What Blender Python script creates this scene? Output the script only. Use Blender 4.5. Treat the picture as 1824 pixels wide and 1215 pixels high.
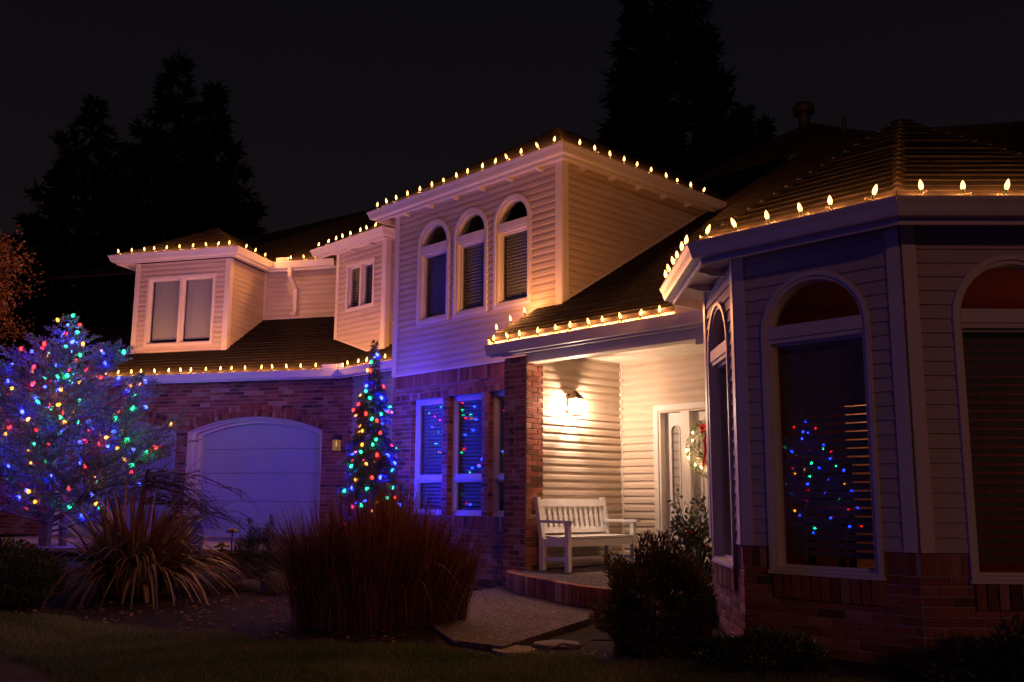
import bpy, math, random
import numpy as np
from mathutils import Matrix, Vector
R = math.radians
rnd = random.Random(7)
rng = np.random.default_rng(11)
scene = bpy.context.scene
for o in list(bpy.data.objects): bpy.data.objects.remove(o)

# ---------------------------------------------------------------- camera
CAMZ = 1.09
cam = bpy.data.cameras.new('camera'); camo = bpy.data.objects.new('camera', cam)
scene.collection.objects.link(camo); scene.camera = camo
cam.sensor_width = 36; cam.lens = 36*1687.3/1824; cam.clip_end = 800; cam.clip_start = .05
camo.matrix_world = Matrix.Translation((0, 0, CAMZ)) @ Matrix.Rotation(R(90+9.4), 4, 'X') @ Matrix.Rotation(R(.32), 4, 'Z')
scene.render.resolution_x = 1024; scene.render.resolution_y = 682
scene.render.engine = 'CYCLES'
scene.view_settings.view_transform = 'Standard'; scene.view_settings.look = 'None'
scene.view_settings.exposure = 0; scene.view_settings.gamma = 1
scene.cycles.max_bounces = 4; scene.cycles.diffuse_bounces = 2; scene.cycles.glossy_bounces = 2
scene.cycles.transparent_max_bounces = 12
# ---------------------------------------------------------------- night sky: the last of a Nishita dusk plus city glow
world = bpy.data.worlds.new('World'); scene.world = world; world.use_nodes = True
nt = world.node_tree; nt.nodes.clear()
sky = nt.nodes.new('ShaderNodeTexSky'); sky.sky_type = 'NISHITA'; sky.sun_disc = False
sky.sun_elevation = R(-5); sky.sun_rotation = R(145)
b1 = nt.nodes.new('ShaderNodeBackground'); b1.inputs[1].default_value = .02
b2 = nt.nodes.new('ShaderNodeBackground'); b2.inputs[0].default_value = (.0034, .0030, .0045, 1); b2.inputs[1].default_value = 1
ad = nt.nodes.new('ShaderNodeAddShader'); wo = nt.nodes.new('ShaderNodeOutputWorld')
tcw = nt.nodes.new('ShaderNodeTexCoord'); sx = nt.nodes.new('ShaderNodeSeparateXYZ'); rw = nt.nodes.new('ShaderNodeValToRGB')
nt.links.new(tcw.outputs['Generated'], sx.inputs[0]); nt.links.new(sx.outputs['Z'], rw.inputs[0]); nt.links.new(rw.outputs[0], b2.inputs[0])
rw.color_ramp.elements[0].position = .0; rw.color_ramp.elements[0].color = (.0095, .0064, .0082, 1)
rw.color_ramp.elements[1].position = .52; rw.color_ramp.elements[1].color = (.0033, .0029, .0046, 1)     # town glow fades upwards
nt.links.new(sky.outputs[0], b1.inputs[0]); nt.links.new(b1.outputs[0], ad.inputs[0])
nt.links.new(b2.outputs[0], ad.inputs[1]); nt.links.new(ad.outputs[0], wo.inputs[0])
# one faint warm distant source (street side, behind and right of the camera)
sl = bpy.data.lights.new('sun', 'SUN'); sl.energy = .135; sl.angle = R(2.5); sl.color = (1, .38, .31)
so = bpy.data.objects.new('sun', sl); scene.collection.objects.link(so)
so.rotation_euler = Vector((-.12, .96, -.25)).to_track_quat('-Z', 'Y').to_euler()

# ---------------------------------------------------------------- materials
MATS = {}
def mat(name, col, rough=.6, noise=0, nscale=20, bump=0, bscale=60, spec=.3, objrand=0, ramp=None, attr=None, trans=0, metal=0, stretch=None, emit=None, coord='Object'):
    m = bpy.data.materials.new(name); m.use_nodes = True; MATS[name] = m
    n = m.node_tree; N = n.nodes; L = n.links; p = N['Principled BSDF']
    p.inputs['Base Color'].default_value = (*col, 1); p.inputs['Roughness'].default_value = rough
    p.inputs['Specular IOR Level'].default_value = spec; p.inputs['Metallic'].default_value = metal
    src = None
    if ramp:
        r = N.new('ShaderNodeValToRGB'); el = r.color_ramp.elements
        el[0].position = ramp[0][0]; el[0].color = (*ramp[0][1], 1); el[1].position = ramp[-1][0]; el[1].color = (*ramp[-1][1], 1)
        for pos, c in ramp[1:-1]:
            e = el.new(pos); e.color = (*c, 1)
        if attr:
            a = N.new('ShaderNodeAttribute'); a.attribute_name = attr; L.new(a.outputs['Fac'], r.inputs[0])
        else:
            oi = N.new('ShaderNodeObjectInfo'); L.new(oi.outputs['Random'], r.inputs[0])
        src = r.outputs[0]
    tc = None
    if noise or bump:
        tc = N.new('ShaderNodeTexCoord'); vec = tc.outputs[coord]
        if coord == 'Object':
            g = N.new('ShaderNodeNewGeometry'); vec = g.outputs['Position']
        if stretch:
            mp = N.new('ShaderNodeMapping'); mp.inputs['Scale'].default_value = stretch; L.new(vec, mp.inputs[0]); vec = mp.outputs[0]
    if noise:
        nz = N.new('ShaderNodeTexNoise'); nz.inputs['Scale'].default_value = nscale; nz.inputs['Detail'].default_value = 6
        L.new(vec, nz.inputs['Vector'])
        mr = N.new('ShaderNodeMapRange'); mr.inputs[1].default_value = .3; mr.inputs[2].default_value = .7
        mr.inputs[3].default_value = 1-noise; mr.inputs[4].default_value = 1+noise; L.new(nz.outputs['Fac'], mr.inputs[0])
        mx = N.new('ShaderNodeMix'); mx.data_type = 'RGBA'; mx.blend_type = 'MULTIPLY'; mx.inputs[0].default_value = 1
        if src: L.new(src, mx.inputs[6])
        else: mx.inputs[6].default_value = (*col, 1)
        L.new(mr.outputs[0], mx.inputs[7]); src = mx.outputs[2]
    if objrand:
        oi = N.new('ShaderNodeObjectInfo'); mr = N.new('ShaderNodeMapRange'); mr.inputs[3].default_value = 1-objrand; mr.inputs[4].default_value = 1+objrand
        L.new(oi.outputs['Random'], mr.inputs[0])
        mx = N.new('ShaderNodeMix'); mx.data_type = 'RGBA'; mx.blend_type = 'MULTIPLY'; mx.inputs[0].default_value = 1
        if src: L.new(src, mx.inputs[6])
        else: mx.inputs[6].default_value = (*col, 1)
        L.new(mr.outputs[0], mx.inputs[7]); src = mx.outputs[2]
    if src: L.new(src, p.inputs['Base Color'])
    if bump:
        nb = N.new('ShaderNodeTexNoise'); nb.inputs['Scale'].default_value = bscale; nb.inputs['Detail'].default_value = 4
        L.new(vec, nb.inputs['Vector']); bp = N.new('ShaderNodeBump'); bp.inputs['Strength'].default_value = bump; bp.inputs['Distance'].default_value = .01
        L.new(nb.outputs['Fac'], bp.inputs['Height']); L.new(bp.outputs[0], p.inputs['Normal'])
    if trans:
        t = N.new('ShaderNodeBsdfTranslucent'); mxs = N.new('ShaderNodeMixShader'); mxs.inputs[0].default_value = trans
        if src: L.new(src, t.inputs[0])
        else: t.inputs[0].default_value = (*col, 1)
        L.new(p.outputs[0], mxs.inputs[1]); L.new(t.outputs[0], mxs.inputs[2]); L.new(mxs.outputs[0], N['Material Output'].inputs[0])
    if emit:
        p.inputs['Emission Color'].default_value = (*emit[0], 1); p.inputs['Emission Strength'].default_value = emit[1]
    return m
BR = [(0, (.10, .045, .035)), (.14, (.22, .075, .05)), (.5, (.33, .105, .065)), (.85, (.40, .15, .095)), (1, (.46, .27, .20))]
mat('siding', (.62, .50, .385), .55, noise=.10, nscale=1.6, bump=.08, bscale=40, stretch=(1, 1, 8), objrand=.025)
mat('bay_siding', (.56, .47, .41), .6, noise=.07, nscale=4, bump=.12, bscale=30, stretch=(1, 1, 8), objrand=.05)
mat('trim', (.76, .67, .57), .45, noise=.04, nscale=4, bump=.04, bscale=30)
mat('gutter_white', (.76, .68, .60), .38, noise=.06, nscale=2.5, bump=.03, bscale=12)
mat('brick', (.3, .1, .06), .85, ramp=BR, noise=.28, nscale=55, bump=.5, bscale=110, spec=.2)
mat('brick_joined', (.3, .1, .06), .85, ramp=BR, attr='tint', noise=.25, nscale=55, bump=.4, bscale=110, spec=.2)
mat('mortar', (.40, .35, .31), .95, noise=.15, nscale=40, bump=.4, bscale=150, spec=.1)
mat('shingle', (.026, .018, .013), .9, noise=.45, nscale=9, bump=.8, bscale=160, spec=.15, objrand=.15)
mat('shingle_cap', (.035, .025, .018), .9, noise=.4, nscale=14, bump=.8, bscale=160, spec=.15)
mat('blind', (.74, .68, .60), .55)
mat('blind_dark', (.42, .38, .36), .6)
mat('door_white', (.78, .72, .66), .4, noise=.03, nscale=3, bump=.02)
mat('garage_panel', (.44, .45, .49), .45, noise=.05, nscale=2, bump=.05, bscale=25)
mat('dark_metal', (.025, .022, .02), .45, spec=.5)
mat('bronze', (.09, .055, .035), .4, metal=.6, noise=.2)
mat('black_wire', (.008, .012, .008), .6)
mat('green_socket', (.02, .05, .025), .5)
mat('bench_white', (.82, .78, .74), .45, noise=.05, nscale=6, bump=.06, bscale=40)
mat('aggregate', (.17, .135, .115), .9, noise=.8, nscale=48, bump=1, bscale=70, spec=.25)
m_ = MATS['aggregate']; N_ = m_.node_tree.nodes; L_ = m_.node_tree.links; p_ = N_['Principled BSDF']
vo = N_.new('ShaderNodeTexVoronoi'); vo.inputs['Scale'].default_value = 52; ge0 = N_.new('ShaderNodeNewGeometry'); L_.new(ge0.outputs['Position'], vo.inputs['Vector'])
cr = N_.new('ShaderNodeValToRGB'); L_.new(vo.outputs['Color'], cr.inputs[0]); el = cr.color_ramp.elements
el[0].position = .15; el[0].color = (.035, .022, .018, 1); el[1].position = .95; el[1].color = (.40, .30, .25, 1); e = el.new(.55); e.color = (.105, .072, .06, 1); e = el.new(.8); e.color = (.18, .125, .105, 1)
mxa = N_.new('ShaderNodeMix'); mxa.data_type = 'RGBA'; mxa.inputs[0].default_value = .85; old = p_.inputs['Base Color'].links[0].from_socket
L_.new(old, mxa.inputs[6]); L_.new(cr.outputs[0], mxa.inputs[7]); L_.new(mxa.outputs[2], p_.inputs['Base Color'])
mat('driveway', (.25, .22, .2), .9, noise=.3, nscale=60, bump=.6, bscale=140)
mat('soil', (.026, .018, .013), .95, noise=.5, nscale=12, bump=1, bscale=50, spec=.1)
mat('turf', (.06, .055, .022), .95, noise=.4, nscale=5, bump=.8, bscale=80, spec=.1)
mat('grass', (.10, .10, .035), .7, ramp=[(0, (.06, .11, .025)), (.5, (.14, .18, .055)), (1, (.34, .30, .13))], attr='tint', trans=.25)
mat('straw', (.2, .08, .05), .7, ramp=[(0, (.055, .014, .009)), (.5, (.14, .038, .020)), (.85, (.24, .085, .042)), (1, (.40, .20, .10))], attr='tint', trans=.3)
mat('flax', (.2, .1, .05), .45, ramp=[(0, (.13, .06, .035)), (.4, (.26, .10, .05)), (.7, (.17, .16, .07)), (1, (.36, .22, .11))], attr='tint', trans=.2, spec=.4)
mat('needles', (.07, .10, .07), .6, ramp=[(0, (.08, .10, .08)), (.6, (.14, .16, .12)), (1, (.22, .22, .17))], attr='tint', trans=.25)
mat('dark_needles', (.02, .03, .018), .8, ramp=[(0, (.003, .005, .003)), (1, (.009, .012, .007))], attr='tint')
mat('shrub_leaf', (.05, .07, .03), .55, ramp=[(0, (.03, .045, .02)), (.6, (.055, .075, .03)), (1, (.10, .10, .04))], attr='tint', trans=.2)
mat('juniper', (.06, .06, .03), .6, ramp=[(0, (.035, .045, .018)), (.5, (.09, .075, .03)), (1, (.24, .10, .045))], attr='tint', trans=.25)
mat('camellia', (.08, .12, .04), .35, ramp=[(0, (.06, .09, .03)), (.6, (.13, .16, .05)), (1, (.24, .24, .09))], attr='tint', trans=.3, spec=.5)
mat('autumn_leaf', (.3, .14, .05), .7, ramp=[(0, (.22, .09, .03)), (.5, (.42, .18, .06)), (1, (.55, .30, .11))], attr='tint', trans=.4)
mat('bark', (.11, .08, .06), .9, noise=.4, nscale=14, bump=1, bscale=40)
mat('twig', (.07, .045, .035), .8)
mat('stone', (.20, .165, .14), .9, noise=.3, nscale=9, bump=.6, bscale=40)
mat('boulder_stone', (.075, .06, .05), .9, noise=.3, nscale=9, bump=.6, bscale=40)
mat('red_bow', (.55, .02, .015), .45)
mat('flower_red', (.5, .03, .02), .5)
mat('terracotta', (.20, .09, .06), .8, noise=.2)
mat('urn_glaze', (.015, .02, .05), .25, spec=.6)
mat('room_red', (.45, .06, .03), .8); mat('room_cream', (.7, .55, .4), .8); mat('room_floor', (.30, .13, .05), .5, noise=.3, nscale=6)
mat('dark_wood', (.03, .018, .012), .5)
mat('lead', (.2, .17, .13), .4, metal=.7)
mat('frosted', (.8, .74, .66), .5, noise=.15, nscale=90, trans=.5)
def glass(name, refl=1.0, tint=(1, 1, 1)):
    m = bpy.data.materials.new(name); m.use_nodes = True; MATS[name] = m; N = m.node_tree.nodes; L = m.node_tree.links; N.clear()
    t = N.new('ShaderNodeBsdfTransparent'); t.inputs[0].default_value = (*tint, 1); g = N.new('ShaderNodeBsdfGlossy'); g.inputs['Roughness'].default_value = .0
    f = N.new('ShaderNodeFresnel'); f.inputs[0].default_value = 1.52; mx = N.new('ShaderNodeMixShader'); o = N.new('ShaderNodeOutputMaterial')
    ge_ = N.new('ShaderNodeNewGeometry'); io = N.new('ShaderNodeMapRange'); io.inputs[3].default_value = 1.52; io.inputs[4].default_value = 1/1.52
    L.new(ge_.outputs['Backfacing'], io.inputs[0]); L.new(io.outputs[0], f.inputs[0])
    L.new(f.outputs[0], mx.inputs[0]); L.new(t.outputs[0], mx.inputs[1]); L.new(g.outputs[0], mx.inputs[2]); L.new(mx.outputs[0], o.inputs[0])
glass('glass', tint=(.86, .88, .88))
def bulbmat(name, col, strength, see):
    """bulb glass: glows and lets the light of the filament inside pass"""
    m = bpy.data.materials.new(name); m.use_nodes = True; MATS[name] = m; N = m.node_tree.nodes; L = m.node_tree.links; N.clear()
    e = N.new('ShaderNodeEmission'); e.inputs[0].default_value = (*col, 1); e.inputs[1].default_value = strength
    t = N.new('ShaderNodeBsdfTransparent'); t.inputs[0].default_value = (*see, 1)
    a = N.new('ShaderNodeAddShader'); o = N.new('ShaderNodeOutputMaterial')
    L.new(e.outputs[0], a.inputs[0]); L.new(t.outputs[0], a.inputs[1]); L.new(a.outputs[0], o.inputs[0])
bulbmat('bulb_warm', (1, .52, .14), 2.8, (1, 1, 1))
LED = {'blue': ((0, .003, 1), (.07, .12, 1.0), 3.4, 7.4), 'green': ((.0, 1, .33), (.03, 1, .45), 1.9, .62),
       'red': ((1, .0, .0), (1, .03, .02), 2.6, .62), 'amber': ((1, .22, .0), (1, .30, .03), 2.3, .36)}
for k, (lc, ec, es, pw) in LED.items(): bulbmat('bulb_'+k, ec, es, (1, 1, 1))
bulbmat('lamp_glow', (1, .74, .45), 6, (1, 1, 1))

# ---------------------------------------------------------------- geometry helpers
class F:
    """upright frame: s along the wall, o outwards, z up"""
    def __init__(self, P, ang, out):
        a = R(ang); self.P = np.array(P, float); self.d = np.array((math.sin(a), math.cos(a)))
        n = np.array((-self.d[1], self.d[0])); self.n = n if n@np.array(out) > 0 else -n
        self.left = (self.d[0]*self.n[1]-self.d[1]*self.n[0]) < 0; self.ang = ang
    def __call__(self, s, o, z):
        q = self.P+self.d*s+self.n*o; return (q[0], q[1], z)
    def shift(self, o, s=0): 
        f = F(self.P+self.n*o+self.d*s, self.ang, self.n); return f
    def mat4(self, s, o, z):
        q = self(s, o, z); return Matrix(((self.d[0], self.n[0], 0, q[0]), (self.d[1], self.n[1], 0, q[1]), (0, 0, 1, z), (0, 0, 0, 1)))
WORLD = F((0, 0), 90, (0, 1))
WORLD.left = False
class MB:
    def __init__(self): self.v = []; self.f = []; self.t = []
    def add(self, vs, fs, tint=None):
        b = len(self.v); self.v += [tuple(map(float, p)) for p in vs]; self.f += [tuple(b+i for i in q) for q in fs]
        if tint is not None: self.t += [tint]*len(vs)
    def box(self, fr, s0, s1, o0, o1, z0, z1, tint=None):
        vs = [fr(s, o, z) for z in (z0, z1) for o in (o0, o1) for s in (s0, s1)]
        self.add(vs, [(0, 2, 3, 1), (4, 5, 7, 6), (0, 1, 5, 4), (2, 6, 7, 3), (0, 4, 6, 2), (1, 3, 7, 5)], tint)
    def prism(self, fr, poly, o0, o1):
        n = len(poly); vs = [fr(s, o0, z) for s, z in poly]+[fr(s, o1, z) for s, z in poly]
        self.add(vs, [tuple(range(n))[::-1], tuple(range(n, 2*n))]+[(i, (i+1) % n, n+(i+1) % n, n+i) for i in range(n)])
    def strip(self, fr, inner, outer, o0, o1):
        n = len(inner); vs = []
        for a, b in zip(inner, outer): vs += [fr(a[0], o0, a[1]), fr(b[0], o0, b[1]), fr(b[0], o1, b[1]), fr(a[0], o1, a[1])]
        fs = [(0, 1, 2, 3), tuple(4*(n-1)+k for k in (3, 2, 1, 0))]
        for i in range(n-1):
            a = 4*i; b = a+4
            for k in range(4): fs.append((a+k, b+k, b+(k+1) % 4, a+(k+1) % 4))
        self.add(vs, fs)
    def profile(self, fr, prof, s0, s1, sk0=None, sk1=None, zoff=0):
        """extrude an (o,z) profile from s0 to s1; sk*: extra s per unit o (mitres)"""
        sk0 = sk0 or 0; sk1 = sk1 or 0; n = len(prof)
        vs = [fr(s0+sk0*o, o, z+zoff) for o, z in prof]+[fr(s1+sk1*o, o, z+zoff) for o, z in prof]
        self.add(vs, [tuple(range(n)), tuple(range(n, 2*n))[::-1]]+[(i, n+i, n+(i+1) % n, (i+1) % n) for i in range(n)])
    def tube(self, pts, rad, k=6, tint=None):
        pts = [Vector(p) for p in pts]; b = len(self.v); n = len(pts)
        if not hasattr(rad, '__len__'): rad = [rad]*n
        up = Vector((0, 0, 1)); vs = []
        for i, p in enumerate(pts):
            t = (pts[min(i+1, n-1)]-pts[max(i-1, 0)]).normalized()
            a = t.cross(up if abs(t.z) < .95 else Vector((1, 0, 0))).normalized(); c = t.cross(a)
            for j in range(k):
                th = 2*math.pi*j/k; vs.append(p+(a*math.cos(th)+c*math.sin(th))*rad[i])
        fs = [(i*k+j, i*k+(j+1) % k, (i+1)*k+(j+1) % k, (i+1)*k+j) for i in range(n-1) for j in range(k)]
        fs += [tuple(range(k))[::-1], tuple((n-1)*k+j for j in range(k))]
        self.add(vs, fs, tint)
    def lathe(self, prof, k=12, c=(0, 0, 0), M=None):
        vs = []
        for r, z in prof:
            for j in range(k):
                th = 2*math.pi*j/k; p = Vector((c[0]+r*math.cos(th), c[1]+r*math.sin(th), c[2]+z)); vs.append(M@p if M else p)
        n = len(prof)
        self.add(vs, [(i*k+j, i*k+(j+1) % k, (i+1)*k+(j+1) % k, (i+1)*k+j) for i in range(n-1) for j in range(k)]+[tuple(range(k))[::-1], tuple((n-1)*k+j for j in range(k))])
    def mesh(self, name, m, smooth=False):
        me = bpy.data.meshes.new(name); me.from_pydata(self.v, [], self.f)
        if self.t:
            a = me.attributes.new('tint', 'FLOAT', 'POINT'); a.data.foreach_set('value', self.t)
        if m: me.materials.append(MATS[m])
        if smooth: me.polygons.foreach_set('use_smooth', [True]*len(me.polygons))
        return me
    def build(self, name, m, parent=None, smooth=False, **kw):
        return link(name, self.mesh(name, m, smooth), parent, **kw)
def link(name, data, parent=None, label=None, cat=None, group=None, kind=None):
    o = bpy.data.objects.new(name, data); scene.collection.objects.link(o)
    if parent: o.parent = parent
    if label: o['label'] = label
    if cat: o['category'] = cat
    if group: o['group'] = group
    if kind: o['kind'] = kind
    return o
def npmesh(name, V, Fc, m, tint=None):
    """fast mesh from arrays; Fc (n,3) or (n,4)"""
    V = np.asarray(V, np.float32).reshape(-1, 3); Fc = np.asarray(Fc, np.int32); k = Fc.shape[1]
    me = bpy.data.meshes.new(name); me.vertices.add(len(V)); me.vertices.foreach_set('co', V.ravel())
    me.loops.add(Fc.size); me.loops.foreach_set('vertex_index', Fc.ravel())
    me.polygons.add(len(Fc)); me.polygons.foreach_set('loop_start', np.arange(0, Fc.size, k, dtype=np.int32))
    me.update(calc_edges=True)
    if tint is not None:
        a = me.attributes.new('tint', 'FLOAT', 'POINT'); a.data.foreach_set('value', np.asarray(tint, np.float32))
    me.materials.append(MATS[m]); return me
def unit(a): return a/np.maximum(np.linalg.norm(a, axis=-1, keepdims=True), 1e-9)
def blades(base, dirs, length, width, tint, side=None):
    """flat pointed leaves (quads: kite) from base along dirs"""
    base = np.asarray(base); dirs = unit(np.asarray(dirs)); n = len(base)
    if side is None: side = rng.normal(size=(n, 3))
    side = unit(np.cross(dirs, side)); L = np.broadcast_to(np.asarray(length), (n,))[:, None]; W = np.broadcast_to(np.asarray(width), (n,))[:, None]
    nrm = np.cross(dirs, side)
    a = base; b = base+dirs*L*.45+side*W*.5; c = base+dirs*L-nrm*L*.08; d = base+dirs*L*.45-side*W*.5
    V = np.stack([a, b, c, d], 1).reshape(-1, 3); Fc = np.arange(4*n).reshape(n, 4)
    return V, Fc, np.repeat(tint, 4)

# ---------------------------------------------------------------- ground, lawn, paths (setting)
def sstep(a, b, x): t = np.clip((x-a)/(b-a), 0, 1); return t*t*(3-2*t)
def gz(x, y):
    x = np.asarray(x, float); y = np.asarray(y, float)
    return -.03+.37*sstep(10.5, 16.5, y)*(1-sstep(-2.6, -.6, x))+.02*np.sin(x*1.7)*np.sin(y*1.3)*(y < 11)
gx = np.concatenate([[-400, -150, -60, -30], np.arange(-16, 12.1, .4), [25, 60, 150, 400]])
gy = np.concatenate([[-60, -15, -4], np.arange(0, 20.1, .4), [26, 40, 80, 200, 500]])
GX, GY = np.meshgrid(gx, gy); V = np.stack([GX, GY, gz(GX, GY)-.006], -1).reshape(-1, 3)
nx, ny = len(gx), len(gy); I = np.arange(nx*ny).reshape(ny, nx)
link('ground', npmesh('ground', V, np.stack([I[:-1, :-1], I[:-1, 1:], I[1:, 1:], I[1:, :-1]], -1).reshape(-1, 4), 'soil'), kind='structure')
LE = np.array([(-9, 10.6), (-5.6, 9.7), (-4.6, 9.1), (-3.4, 8.5), (-2.4, 8.1), (-1.6, 7.55), (-.7, 7.35), (0, 6.95), (.7, 6.75), (1.4, 6.35), (2.6, 5.9), (5, 5.6)])
def lawn_edge(x): return np.interp(x, LE[:, 0], LE[:, 1])+.07*np.sin(np.asarray(x)*7.3)+.04*np.sin(np.asarray(x)*17.1)
xs = np.arange(-9, 5.01, .15); ts = np.linspace(0, 1, 40)
GX = np.repeat(xs[None], 40, 0); GY = 1.0+(lawn_edge(xs)[None]-1.0)*ts[:, None]
V = np.stack([GX, GY, gz(GX, GY)], -1).reshape(-1, 3); I = np.arange(V.shape[0]).reshape(40, len(xs))
link('lawn', npmesh('lawn', V, np.stack([I[:-1, :-1], I[:-1, 1:], I[1:, 1:], I[1:, :-1]], -1).reshape(-1, 4), 'turf'), kind='structure')
n = 120000
bx = rng.uniform(-6.5, 2.6, n); by = 5.0+(lawn_edge(bx)-5.0)*np.sqrt(rng.uniform(0, 1, n))+rng.normal(0, .04, n)
keep = ~((bx < -2.75) & (by < 6.98-(bx+3.58)*1.14)) & (np.abs(bx) < by*.56+.4); bx = bx[keep]; by = by[keep]; n = len(bx)
clump = .5+.5*np.sin(bx*3.1+np.sin(by*2.3)*2)*np.sin(by*3.7+np.cos(bx*1.9)*2)
dirs = np.stack([rng.normal(0, .45, n), rng.normal(0, .45, n), np.ones(n)], -1)
V, Fc, T = blades(np.stack([bx, by, gz(bx, by)-.005], -1), dirs, rng.uniform(.03, .065, n)*(.7+.6*clump), rng.uniform(.004, .008, n), np.clip(rng.normal(.15+.45*clump+.25*np.sin(bx*.9+1)*np.sin(by*1.4), .24, n), 0, 1))
link('lawn_grass', npmesh('lawn_grass', V, Fc, 'grass', T), kind='stuff', label='short dull lawn grass across the dark foreground', cat='grass')
def sheet(name, pts, z, m, thick=.06, **kw):
    mb = MB(); n = len(pts); mb.add([(x, y, z) for x, y in pts]+[(x, y, z-thick) for x, y in pts],
        [tuple(range(n)), tuple(range(n, 2*n))[::-1]]+[(i, n+i, n+(i+1) % n, (i+1) % n) for i in range(n)])
    return mb.build(name, m, **kw)
CURB = np.array([(.06, 12.05), (.0, 11.75), (.10, 11.35), (.28, 10.92), (.457, 10.52), (.69, 9.99), (.95, 9.62), (1.35, 9.27), (1.87, 8.95)])
def catmull(P, m):
    P = np.vstack([2*P[0]-P[1], P, 2*P[-1]-P[-2]]); out = []
    for i in range(1, len(P)-2):
        for t in np.linspace(0, 1, m, endpoint=False):
            a, b, c, d = P[i-1:i+3]; out.append(.5*((2*b)+(c-a)*t+(2*a-5*b+4*c-d)*t*t+(3*b-a-3*c+d)*t**3))
    out.append(P[-2]); return np.array(out)
CV = catmull(CURB, 40); cl = np.concatenate([[0], np.cumsum(np.linalg.norm(np.diff(CV, axis=0), axis=1))])
def curb_at(d): return np.array((np.interp(d, cl, CV[:, 0]), np.interp(d, cl, CV[:, 1])))
sheet('walkway', [(-.06, 7.30), (.30, 8.05), (.96, 9.50), (1.9, 8.98), (2.2, 9.3), (.9, 12.2), (-.03, 12.3), (-.5, 11.35), (-.75, 10.0), (-.72, 8.6), (-.45, 7.6)], .004, 'aggregate', .1, kind='structure')
sheet('side_path', [(-3.62, 6.98), (-2.80, 6.05), (-2.3, 4.5), (-8, 4.5), (-8, 7.2)], -.035, 'aggregate', .05, kind='structure')
sheet('driveway', [(-8.8, 18.6), (-2.9, 16.75), (-3.2, 13.6), (-9.5, 14.2)], .345, 'driveway', .05, kind='structure')
mb = MB(); a = np.array((-.161, 9.565)); b = np.array((.80, 8.42)); d = (b-a)/np.linalg.norm(b-a); nn = np.array((-d[1], d[0]))*.006
mb.add([(*(a+nn), .0075), (*(b+nn), .0075), (*(b-nn), .0075), (*(a-nn), .0075)], [(0, 1, 2, 3)]); mb.build('walkway_joint', 'soil', kind='structure')

# ---------------------------------------------------------------- the house
house = link('house', None, label='two-storey beige siding and brick house with arched windows and covered porch', cat='house'); house.location = (0, 0, 0)
P0 = (.68, 12.55)
FC = F(P0, -43.5, (-1, -1)); FD = F(P0, 46.5, (1, -1)); FK = F((1.55, 13.38), 136.5, (-1, -1))
EA = np.array((1.834, 7.604)); AB = np.array((2.79, 6.611))
FA = F(EA, 136.1, (-1, -1)); FB = F(AB, 90.8, (0, -1)); FE = F(EA, 1.5, (-1, 0)); EE = FE(1.36, 0, 0)[:2]
FF = F(EE, 46.5, (-1, 1)); G0 = (-3.145, 17.0); FG = F(G0, -74.2, (0, -1))
FD1 = FG.shift(-.6); FM = FG.shift(-1.95); FR = FC.shift(-.46); F2 = FC.shift(-.70)
FH = F(FD1(2.724, 0, 0)[:2], 15.8, (1, 0)); F2D = F(F2(5.03, 0, 0)[:2], 46.5, (1, -1)); FDL = F(FC(3.77, 0, 0)[:2], 46.5, (-1, 1))
LAP = [(0, 0), (.025, 0), (.023, .048), (.009, .082), (.005, 1), (0, 1)]
CLAP = [(0, 0), (.021, 0), (.004, 1), (0, 1)]
def half(op, z):
    s0, s1, z0, z1 = op['s0'], op['s1'], op['z0'], op['z1']; r = (s1-s0)/2
    if z < z0-1e-6: return None
    if not op.get('arch'): return r if z <= z1+1e-6 else None
    rise = op.get('rise', r)
    if z <= z1: return r
    if z > z1+rise: return None
    if rise == r: return math.sqrt(max(0, r*r-(z-z1)**2))
    Rr = (r*r+rise*rise)/(2*rise); return math.sqrt(max(0, Rr*Rr-(z-z1+Rr-rise)**2))
def spans(s0, s1, z0, z1, ops, lo=None, hi=None):
    """pieces of one course as (s0 bottom, s1 bottom, s0 top, s1 top)"""
    a0, a1 = (lo(z0), lo(z1)) if lo else (s0, s0); b0, b1 = (hi(z0), hi(z1)) if hi else (s1, s1)
    a0 = max(a0, s0); a1 = max(a1, s0); b0 = min(b0, s1); b1 = min(b1, s1)
    cuts = []
    for op in ops:
        c = (op['s0']+op['s1'])/2; zm = (z0+z1)/2
        if half(op, zm) is None: continue
        w0 = half(op, z0) if half(op, z0) is not None else half(op, zm); w1 = half(op, z1)
        if w1 is None: w1 = half(op, zm) if not op.get('arch') else 0
        cuts.append((c-w0, c+w0, c-w1, c+w1))
    out = []; cur = (a0, a1)
    for l0, r0, l1, r1 in sorted(cuts):
        if l0-cur[0] > .01 or l1-cur[1] > .01: out.append((cur[0], l0, cur[1], l1))
        cur = (r0, r1)
    out.append((cur[0], b0, cur[1], b1))
    return [p for p in out if p[1]-p[0] > .004 or p[3]-p[2] > .004]
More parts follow.
